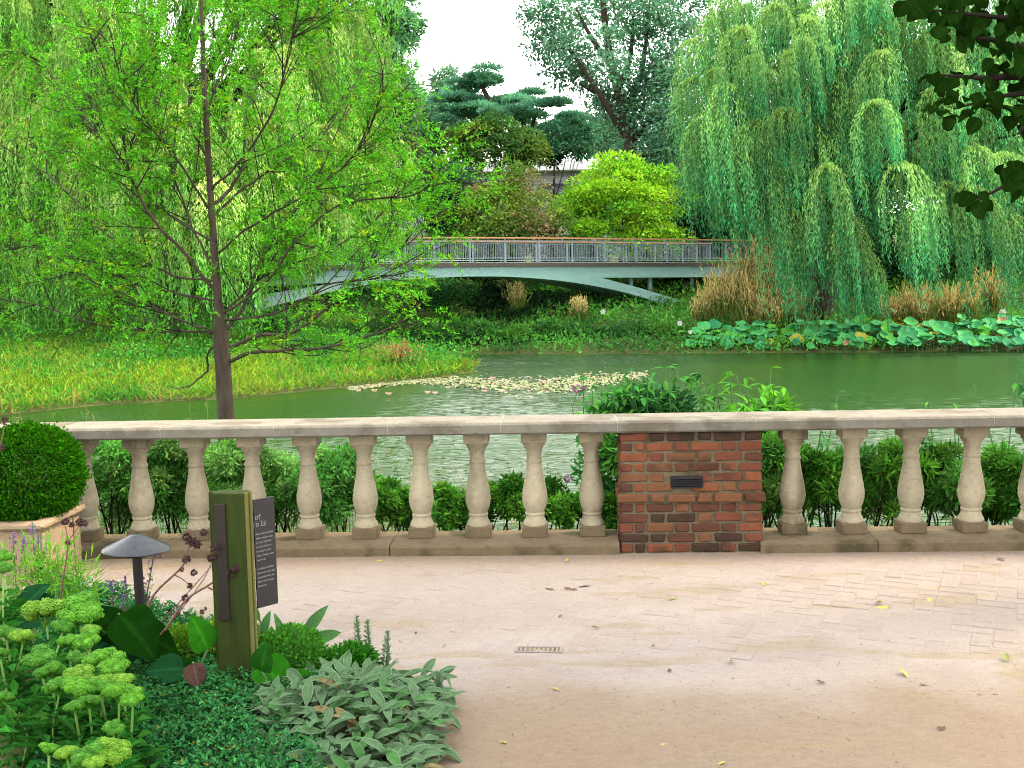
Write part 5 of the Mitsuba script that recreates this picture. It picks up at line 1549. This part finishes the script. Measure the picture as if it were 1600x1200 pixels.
for p in sorted(ros, key=lambda p: p[1]):
    edge = np.clip((px(p)[0] - 570) / 140, -1, 1)
    q = np.hypot((p[0] - mid_[0]) / 0.42, (p[1] - mid_[1]) / 0.36)
    p = p + [0, 0, 0.13 * np.clip(1 - q * q, 0, 1)]
    for k in range(7):
        a = k * 0.9 + rng.uniform(0, 0.7)
        lift = rng.uniform(0.05, 1.1) - 0.35 * max(0, edge)
        D = unit(np.array([math.cos(a) + 0.6 * edge, math.sin(a) - 0.25, lift]))
        M = leaf_at(p + [0, 0, rng.uniform(-0.03, 0.05)], D, [rng.normal(0, 0.35), rng.normal(-0.2, 0.35), 1.0], rng.uniform(0.075, 0.135))
        green = 2 if rng.random() < 0.05 else int(rng.random() < 0.33)
        if k < 4 and nleaf < 290:
            part(t, 'leaf', {**ears[int(rng.integers(6))][green], 'to_world': M})
            nleaf += 1
        else:
            v, f, uv = ear_geo[int(rng.integers(6))]
            A = np.array(M.matrix)
            more.add(v @ A[:3, :3].T + A[:3, 3], f)
            more_uv.append(uv)
part(t, 'small_leaves', mikit.ply(more.mesh(), 'woolly_leaf', smooth=True, uv=np.vstack(more_uv)), kind='stuff')
print('ears', len(ros), nleaf)
for (x, y, xb, yb) in [(557, 962, 562, 1050), (574, 968, 576, 1050), (606, 985, 598, 1055), (685, 1050, 683, 1085)]:
    b, e = on(xb, yb + 30, 0.03), None
    e = at(x, y, b[1])
    mb = MB()
    mb.add(*tube([b, (b + e) / 2 + [0.01, 0, 0], e], [0.007, 0.006, 0.004], 6))
    for k in range(70):
        s = 0.3 + 0.7 * (k / 70)
        p = b + (e - b) * s
        a = k * 2.4
        L = 0.035 * (1.5 - s)
        v, f = rhombs(p[None], np.array([[math.cos(a), math.sin(a), 0.5]]), L, L * 0.45, rng)
        mb.add(v, f)
    part(t, 'flower_spike', mb.ply('woolly_leaf'))
tall = thing('tall_woolly_leaves', 'few tall upright woolly green leaves beside the sign post', 'plant')
for (x, y, w, ang) in [(487, 975, 62, 55), (410, 985, 46, 70), (398, 955, 40, 110), (505, 995, 55, 20), (440, 985, 40, 100), (425, 1000, 40, 130), (470, 1005, 40, 60)]:
    Y = 5.0
    c = at(x, y, Y); size = w * Y / FPX * 1.1
    a = math.radians(ang)
    dv = unit(np.array([math.cos(a), -0.25, math.sin(a)]))
    part(tall, 'leaf', {**ears[int(rng.integers(6))][1], 'to_world': leaf_at(c - dv * size / 2, dv, [0.2, -0.8, 0.6], size)})
    b = on(x - 10, 1075, 0.0)
    part(tall, 'stem', mikit.ply(tube(spline([b, (b + c) / 2 + [0.02, 0, 0], c - dv * size / 2], 6), 0.005, 5), 'stalk_green'))

# fine green ground cover
mb = MB()
pts = []
n = 20000
X, Y = rng.uniform(bx0, bx1, n * 4), rng.uniform(max(by0, 3.2), by1, n * 4)
u, v_, w = px(np.stack([X, Y, 0 * X + 0.1], -1).T) if False else (800 + FPX * ((np.stack([X, Y, 0 * X + 0.1], -1) - EYE) @ RT) / ((np.stack([X, Y, 0 * X + 0.1], -1) - EYE) @ FWD), 600 - FPX * ((np.stack([X, Y, 0 * X + 0.1], -1) - EYE) @ UP) / ((np.stack([X, Y, 0 * X + 0.1], -1) - EYE) @ FWD), 0)
ok = shapely.contains(bed_poly.buffer(-0.05), shapely.points(X, Y)) & (u < 500 - np.clip(1060 - v_, 0, 60) * 0) & (u > 60)
X, Y = X[ok][:n], Y[ok][:n]
hgt = 0.10 + 0.14 * meshkit.fbm(np.stack([X * 4, Y * 4, X * 0], -1), 3, 6)
Z = hgt * (0.25 + 0.75 * rng.random(len(X)) ** 0.5)
P = np.stack([X, Y, Z], -1)
for k in range(5):
    a = rng.uniform(0, 2 * math.pi, len(P))
    D = np.stack([np.cos(a), np.sin(a), rng.uniform(-0.1, 0.9, len(P))], -1)
    v, f = rhombs(P + rng.normal(0, 0.008, P.shape), D, 0.020 * np.exp(rng.normal(0, 0.3, len(P))), 0.011, rng)
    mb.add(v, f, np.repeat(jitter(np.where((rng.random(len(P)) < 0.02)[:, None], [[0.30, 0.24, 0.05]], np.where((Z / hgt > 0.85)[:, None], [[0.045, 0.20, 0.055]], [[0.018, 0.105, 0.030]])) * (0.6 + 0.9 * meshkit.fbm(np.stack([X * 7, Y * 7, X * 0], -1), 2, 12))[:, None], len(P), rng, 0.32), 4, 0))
scene['ground_cover'] = mb.ply('leaf')
labels['ground_cover'] = {'label': 'fine leaved blue green ground cover filling the planted bed', 'category': 'ground cover', 'kind': 'stuff'}
for (x, y, r, lab, col) in [(548, 1038, 36, 'small dense dark green mound beside the woolly leaves', (0.035, 0.20, 0.012)), (455, 1020, 46, 'mossy green low mound right of the sign post', (0.06, 0.24, 0.02)), (360, 1000, 40, 'low yellow green herb behind the sign post', (0.14, 0.30, 0.02)), (275, 1015, 40, 'low yellow green herb left of the sign post', (0.12, 0.28, 0.02))]:
    t = thing('low_herb', lab, 'plant')
    Y = 4.75 if x > 400 else 5.0
    c = at(x, y, Y); R = r * Y / FPX
    mb = MB()
    d = sphere_dirs(2600, rng)
    P = c + d * R * rng.random((2600, 1)) ** 0.35 * [1.25, 1, 0.95]
    v, f = rhombs(P, d + rng.normal(0, 0.5, P.shape) + Z3 * 0.2, 0.024, 0.011, rng)
    mb.add(v, f, np.repeat(jitter(col, 2600, rng, 0.25), 4, 0))
    part(t, 'foliage', mb.ply('leaf'))
    for k in range(4):
        e = c + rng.normal(0, R * 0.4, 3)
        part(t, 'stem', mikit.ply(tube([[c[0] + rng.normal(0, 0.02), c[1], -0.02], e], 0.004, 4), 'stalk_green'))

# bright feathery plant by the planter
t = thing('feathery_plant', 'bright yellow green feathery plant between the planter and the stonecrop', 'plant')
mb = MB()
for (x, y) in [(95, 905), (60, 915), (125, 905), (75, 890), (110, 930), (40, 900), (90, 880), (130, 925), (20, 890)]:
    Y = 5.5
    e = at(x, y, Y + rng.normal(0, 0.05)); b = np.array([e[0] + rng.normal(0, 0.05), Y, 0.0])
    part(t, 'stem', mikit.ply(tube(spline([b, (b + e) / 2, e], 6), 0.004, 4), 'stalk_lime'))
    n = 90
    p = e + rng.normal(0, 1, (n, 3)) * [0.05, 0.05, 0.06]
    D = p - e + rng.normal(0, 0.03, (n, 3)) + [0, 0, 0.03]
    v, f = rhombs(p, D, rng.uniform(0.05, 0.10, n), 0.008, rng)
    mb.add(v, f, np.repeat(jitter((0.15, 0.42, 0.03), n, rng, 0.2), 4, 0))
part(t, 'foliage', mb.ply('leaf'))


def spike_plant(label, spikes, Y, rng):
    t = thing('purple_spike_plant', label, 'plant')
    for (x, y, xb, yb) in spikes:
        e = at(x, y, Y + rng.normal(0, 0.04)); b = at(xb, yb, e[1])
        part(t, 'stem', mikit.ply(tube(spline([[b[0], b[1], 0.0], b, e], 8), 0.003, 4), 'stalk_green'))
        mb = MB()
        n = 60
        s = rng.random(n)
        p = b + (e - b) * s[:, None] + rng.normal(0, 0.007, (n, 3))
        v, f = rhombs(p, rng.normal(0, 1, (n, 3)) + [0, 0, 0.3], 0.02, 0.009, rng)
        col = np.where((s > 0.72)[:, None], [[0.24, 0.10, 0.42]], np.where((rng.random(n) < 0.5)[:, None], [[0.10, 0.18, 0.06]], [[0.20, 0.13, 0.13]]))
        mb.add(v, f, np.repeat(jitter(col, n, rng, 0.2), 4, 0))
        part(t, 'flower_spike', mb.ply('leaf'))


spike_plant('thin purple flower spikes beside the stem of the path light', [(174, 908, 178, 960), (196, 900, 200, 975), (222, 905, 216, 980), (228, 928, 224, 975), (240, 870, 226, 960), (192, 930, 194, 985)], 5.25, rng)
spike_plant('thin purple flower spikes in front of the planter', [(37, 840, 40, 900), (60, 838, 60, 905), (72, 848, 62, 905), (20, 832, 24, 900), (50, 815, 56, 900)], 5.6, rng)


def seedhead(label, stems, headlist, Y, rng):
    t = thing('dried_seedhead', label, 'plant', 'dried brown seedheads in the planted bed')
    for pts, r in stems:
        q = spline([at(x, y, Y + 0.02 * i) for i, (x, y) in enumerate(pts)], 16)
        part(t, 'stem', mikit.ply(tube(q, np.linspace(r, r * 0.5, 16), 6), 'dry_stem', smooth=True))
    for (x, y, rad) in headlist:
        c = at(x, y, Y + rng.normal(0, 0.03))
        mb = MB()
        n = 46
        d = sphere_dirs(n, rng)
        R = rad * 0.82 * Y / FPX
        v, f = rhombs(c + d * R * 0.35, d + rng.normal(0, 0.4, (n, 3)), R * 0.75, R * 0.3, rng)
        mb.add(v, f)
        for k in range(14):
            mb.add(ico.vertices * R * rng.uniform(0.15, 0.28) + c + sphere_dirs(1, rng)[0] * R * 0.6, ico.faces)
        part(t, 'seed_cluster', mb.ply('dry_head'))


scene['dry_stem'] = principled((0.13, 0.055, 0.045), 0.7)
scene['dry_head'] = {'type': 'twosided', 'bsdf': principled((0.055, 0.028, 0.026), 0.85, specular=0.2)}
seedhead('dried brown seedhead on a bent stem between the path light and the sign post', [([(222, 975), (240, 930), (272, 898), (288, 880), (296, 850), (302, 838)], 0.006), ([(288, 880), (300, 862), (318, 832)], 0.003), ([(272, 898), (285, 905), (296, 915)], 0.003), ([(240, 985), (290, 930), (330, 885)], 0.0035)],
         [(298, 845, 13), (318, 832, 9), (308, 850, 12), (291, 874, 10), (303, 895, 8), (284, 890, 6), (296, 915, 7), (290, 838, 9)], 5.0, rng)
seedhead('dried brown seedhead leaning across the front of the sign post', [([(258, 985), (290, 938), (325, 915), (338, 905), (350, 890)], 0.006), ([(325, 918), (345, 926), (365, 918), (372, 905)], 0.0035), ([(250, 992), (285, 950), (318, 905), (335, 870)], 0.003)],
         [(350, 885, 14), (362, 895, 13), (372, 903, 10), (340, 868, 13), (334, 858, 9), (330, 872, 10), (355, 905, 11), (368, 888, 9), (290, 935, 10), (378, 900, 7)], 4.62, rng)
seedhead('dark dried seedhead standing before the planter corner', [([(92, 960), (97, 915), (104, 870), (106, 845), (102, 822)], 0.005), ([(104, 852), (114, 835), (124, 822)], 0.003)], [(102, 815, 9), (124, 816, 10), (112, 820, 7), (106, 848, 6), (132, 818, 8)], 5.2, rng)
seedhead('tiny rust red seedhead on a thin stem left of the sign post', [([(317, 1000), (316, 975), (318, 958)], 0.002)], [(316, 956, 6), (321, 951, 4)], 5.0, rng)
seedhead('dark withered stem at the left edge above the clipped ball', [([(-14, 780), (0, 700), (8, 660)], 0.005)], [(8, 656, 8), (2, 700, 8), (-4, 660, 8)], 5.5, rng)

# ------------------------------------------------------------------ drain and litter on the terrace
t = thing('drain_grate', 'small slotted metal drain grate set in the dusty paving', 'drain')
c = on(842, 1016, 0.0)
GRM = T().translate([float(c[0]), float(c[1]), 0.0005]).rotate([0, 0, 1], -6).scale([1.2, 0.62, 1])
scene['worn_steel'] = principled((0.22, 0.19, 0.165), 0.7, metallic=0.2)
for k, (sx, sy, lx, ly) in enumerate([(0, 0.062, 0.20, 0.014), (0, -0.062, 0.20, 0.014), (0.093, 0, 0.014, 0.110), (-0.093, 0, 0.014, 0.110)]):
    part(t, 'frame', mikit.ply(xf(cbox(lx, ly, 0.012, 0.002), loc=(sx, sy, 0.0003 * k)), 'worn_steel', to_world=GRM))
for k in range(9):
    part(t, 'bar', mikit.ply(xf(cbox(0.009, 0.110, 0.008, 0.0015), loc=(-0.076 + 0.019 * k, 0, -0.0005)), 'worn_steel', to_world=GRM))
part(t, 'pit', mikit.ply(xf(trimesh.creation.box((0.172, 0.108, 0.004)), loc=(0, 0, -0.0015)), 'mossy_stone', to_world=GRM))
rng = np.random.default_rng(67)
mb = MB()
n = 1500
X, Y = rng.uniform(-2.6, 4.2, n), 7.22 - 3.1 * rng.random(n) ** 1.5
D = rng.normal(0, 1, (n, 3)) * [1, 1, 0.15]
l = 0.004 + 0.010 * rng.random(n) ** 3
v, f = rhombs(np.stack([X, Y, 0.005 + 0.003 * rng.random(n)], -1), D, l, l * rng.uniform(0.2, 0.7, n), rng, roll=np.tile(Z3, (n, 1)))
k = rng.random(n)
mb.add(v, f, np.repeat(jitter(np.where((k < 0.6)[:, None], [[0.06, 0.04, 0.025]], np.where((k < 0.8)[:, None], [[0.22, 0.18, 0.06]], [[0.30, 0.26, 0.22]])), n, rng, 0.3), 4, 0))
scene['litter'] = mb.ply('solid_vc')
labels['litter'] = {'label': 'small crumbs of dry leaf and grit strewn over the terrace', 'category': 'litter', 'kind': 'stuff'}
rng = np.random.default_rng(65)
for i, c in enumerate([(0.40, 0.34, 0.04), (0.10, 0.06, 0.03), (0.06, 0.035, 0.02), (0.16, 0.18, 0.04)]):
    scene[f'litter_tone_{i}'] = {'type': 'twosided', 'bsdf': principled(c, 0.7)}
lit = []
for q in range(3):
    v, f, uv = leaf_mesh(1, 0.5, LANCE, 0.5 - 0.3 * q, -0.25 + 0.2 * q, 0.05, 6, q)
    lit.append([mikit.ply((v, f), f'litter_tone_{i}', smooth=True) for i in range(4)])
words_ = {0: 'yellow', 1: 'brown', 2: 'dark dry', 3: 'dull green'}
spots = [(882, 918, 24, 1), (905, 917, 20, 2), (852, 919, 14, 1), (873, 1078, 9, 0), (1045, 1050, 10, 2), (1462, 1143, 20, 2), (1418, 1058, 18, 0), (1290, 1067, 12, 3), (1141, 1032, 14, 3), (1390, 948, 16, 0), (1370, 940, 14, 0), (1455, 935, 12, 0), (795, 1162, 12, 0), (1046, 1163, 12, 0),
         (1558, 872, 12, 1), (1573, 1034, 18, 3), (936, 981, 10, 1), (873, 964, 8, 1), (1195, 915, 9, 0), (650, 990, 7, 2), (1560, 1085, 12, 2), (1448, 1071, 9, 2), (1045, 937, 16, 3), (1300, 1117, 14, 0), (1120, 1195, 12, 0), (690, 1010, 6, 1), (1022, 1007, 7, 2), (884, 878, 9, 0), (588, 877, 8, 0)]
place = ['by the kerb', 'near the drain', 'in the middle of the terrace', 'towards the right edge', 'in the near sandy part', 'left of the drain']
spots.sort()
seen_ = {}
for (x, y, w, tone) in spots:
    where = place[0] if y < 900 else place[3] if x > 1330 else place[4] if y > 1100 else place[1] if 760 < x < 960 and y < 1090 else place[5] if x < 760 else place[2]
    m = seen_[tone, where] = seen_.get((tone, where), 0) + 1
    k = thing('fallen_leaf', f'{words_[tone]} fallen leaf {where}, {ORD[m - 1]} such from the left', 'leaf', 'fallen leaves on the terrace')
    p = on(x, y, 0.006)
    a = rng.uniform(0, 2 * math.pi)
    scene[k] = {**lit[int(rng.integers(3))][tone], 'to_world': leaf_at(p, [math.cos(a), math.sin(a), 0.05], [rng.normal(0, 0.2), rng.normal(0, 0.2), 1], w * p[1] / FPX * 1.3)}

# ------------------------------------------------------------------ the tree whose branches hang in at the top right
rng = np.random.default_rng(66)
t = thing('overhanging_tree', 'dark branches of rounded leaves hanging into the top right corner', 'tree')
def PO(x, y, dy=0.0): return at(x, y, 5.6 + dy)
tr = np.array([4.7, 6.2, 0.0])
part(t, 'trunk', mikit.ply(tube(spline([tr - [0, 0, 0.3], tr + [0.05, 0, 1.5], tr + [-0.1, -0.1, 3.2], tr + [0.1, 0, 5.5]], 16), np.linspace(0.24, 0.10, 16), 12), 'bark', smooth=True))
brs = [[tr + [-0.05, -0.05, 2.6], PO(1760, 100), PO(1640, 40), PO(1540, 25), PO(1450, 15)], [tr + [-0.05, -0.05, 2.3], PO(1760, 190), PO(1660, 150), PO(1580, 148), PO(1490, 170)], [tr + [-0.05, 0, 1.9], PO(1760, 270), PO(1660, 250), PO(1590, 280), PO(1510, 322)],
       [tr + [-0.1, -0.1, 3.2], PO(1760, -10), PO(1640, -40), PO(1500, -20), PO(1420, 5)], [PO(1660, 150), PO(1600, 120), PO(1540, 122), PO(1455, 116)], [PO(1640, 60), PO(1590, 75), PO(1550, 62), PO(1500, 60)], [PO(1660, 150), PO(1610, 190), PO(1590, 210)]]
for b in brs:
    part(t, 'limb', mikit.ply(tube(spline(b, 18), np.linspace(0.035, 0.004, 18), 6), 'bark_dark', smooth=True))
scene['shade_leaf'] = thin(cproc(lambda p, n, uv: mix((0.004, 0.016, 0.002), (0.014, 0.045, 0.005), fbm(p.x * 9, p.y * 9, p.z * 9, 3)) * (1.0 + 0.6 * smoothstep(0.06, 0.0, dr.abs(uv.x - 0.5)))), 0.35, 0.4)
FAN = [(0, 0.03), (0.05, 0.45), (0.2, 0.92), (0.42, 1.0), (0.66, 0.8), (0.86, 0.4), (1, 0.0)]
fans = []
for q in range(4):
    v, f, uv = leaf_mesh(1, 0.92, FAN, 0.2 + 0.1 * q, 0.1 + 0.06 * q, 0.02, 8, q)
    fans.append(mikit.ply((v, f), 'shade_leaf', smooth=True, uv=uv))
spots = []
for (x0, x1, y0, y1, n) in [(1455, 1610, -20, 44, 74), (1412, 1460, -10, 18, 9), (1475, 1560, 40, 70, 10), (1545, 1610, 60, 135, 26), (1450, 1560, 112, 124, 14), (1460, 1600, 140, 174, 24), (1578, 1610, 150, 210, 16), (1468, 1540, 172, 192, 7), (1540, 1610, 250, 296, 18), (1502, 1545, 300, 326, 10)]:
    for k in range(n): spots.append((rng.uniform(x0, x1), rng.uniform(y0, y1)))
for (x, y) in spots:
    p = PO(x, y, rng.normal(0, 0.28))
    a = rng.uniform(0, 2 * math.pi)
    flatish = 118 > y > 105 or 178 > y > 150
    D = np.array([math.cos(a) * 0.8, math.sin(a) * 0.6, -0.75 if not flatish else -0.25])
    F = np.array([rng.normal(0, 0.4), -0.8 if not flatish else -0.3, 0.5 if not flatish else 1.0])
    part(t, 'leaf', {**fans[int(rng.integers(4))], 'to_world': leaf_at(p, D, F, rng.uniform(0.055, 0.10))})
mb = MB()
c = np.array([4.6, 5.6, 5.6])
cc, R = blobs_in(c, (2.5, 2.6, 2.2), 60, rng, 0.28, -0.7)
ok = np.array([not (px(p)[0] < 1640 + r * 300 and px(p)[1] > -r * 300 - 40 and p[1] > 0.5) for p, r in zip(cc, R)])
along = np.vstack([spline(b, 18)[1:] for b in brs])
along = np.array([p for p in along if px(p)[0] > 1690])
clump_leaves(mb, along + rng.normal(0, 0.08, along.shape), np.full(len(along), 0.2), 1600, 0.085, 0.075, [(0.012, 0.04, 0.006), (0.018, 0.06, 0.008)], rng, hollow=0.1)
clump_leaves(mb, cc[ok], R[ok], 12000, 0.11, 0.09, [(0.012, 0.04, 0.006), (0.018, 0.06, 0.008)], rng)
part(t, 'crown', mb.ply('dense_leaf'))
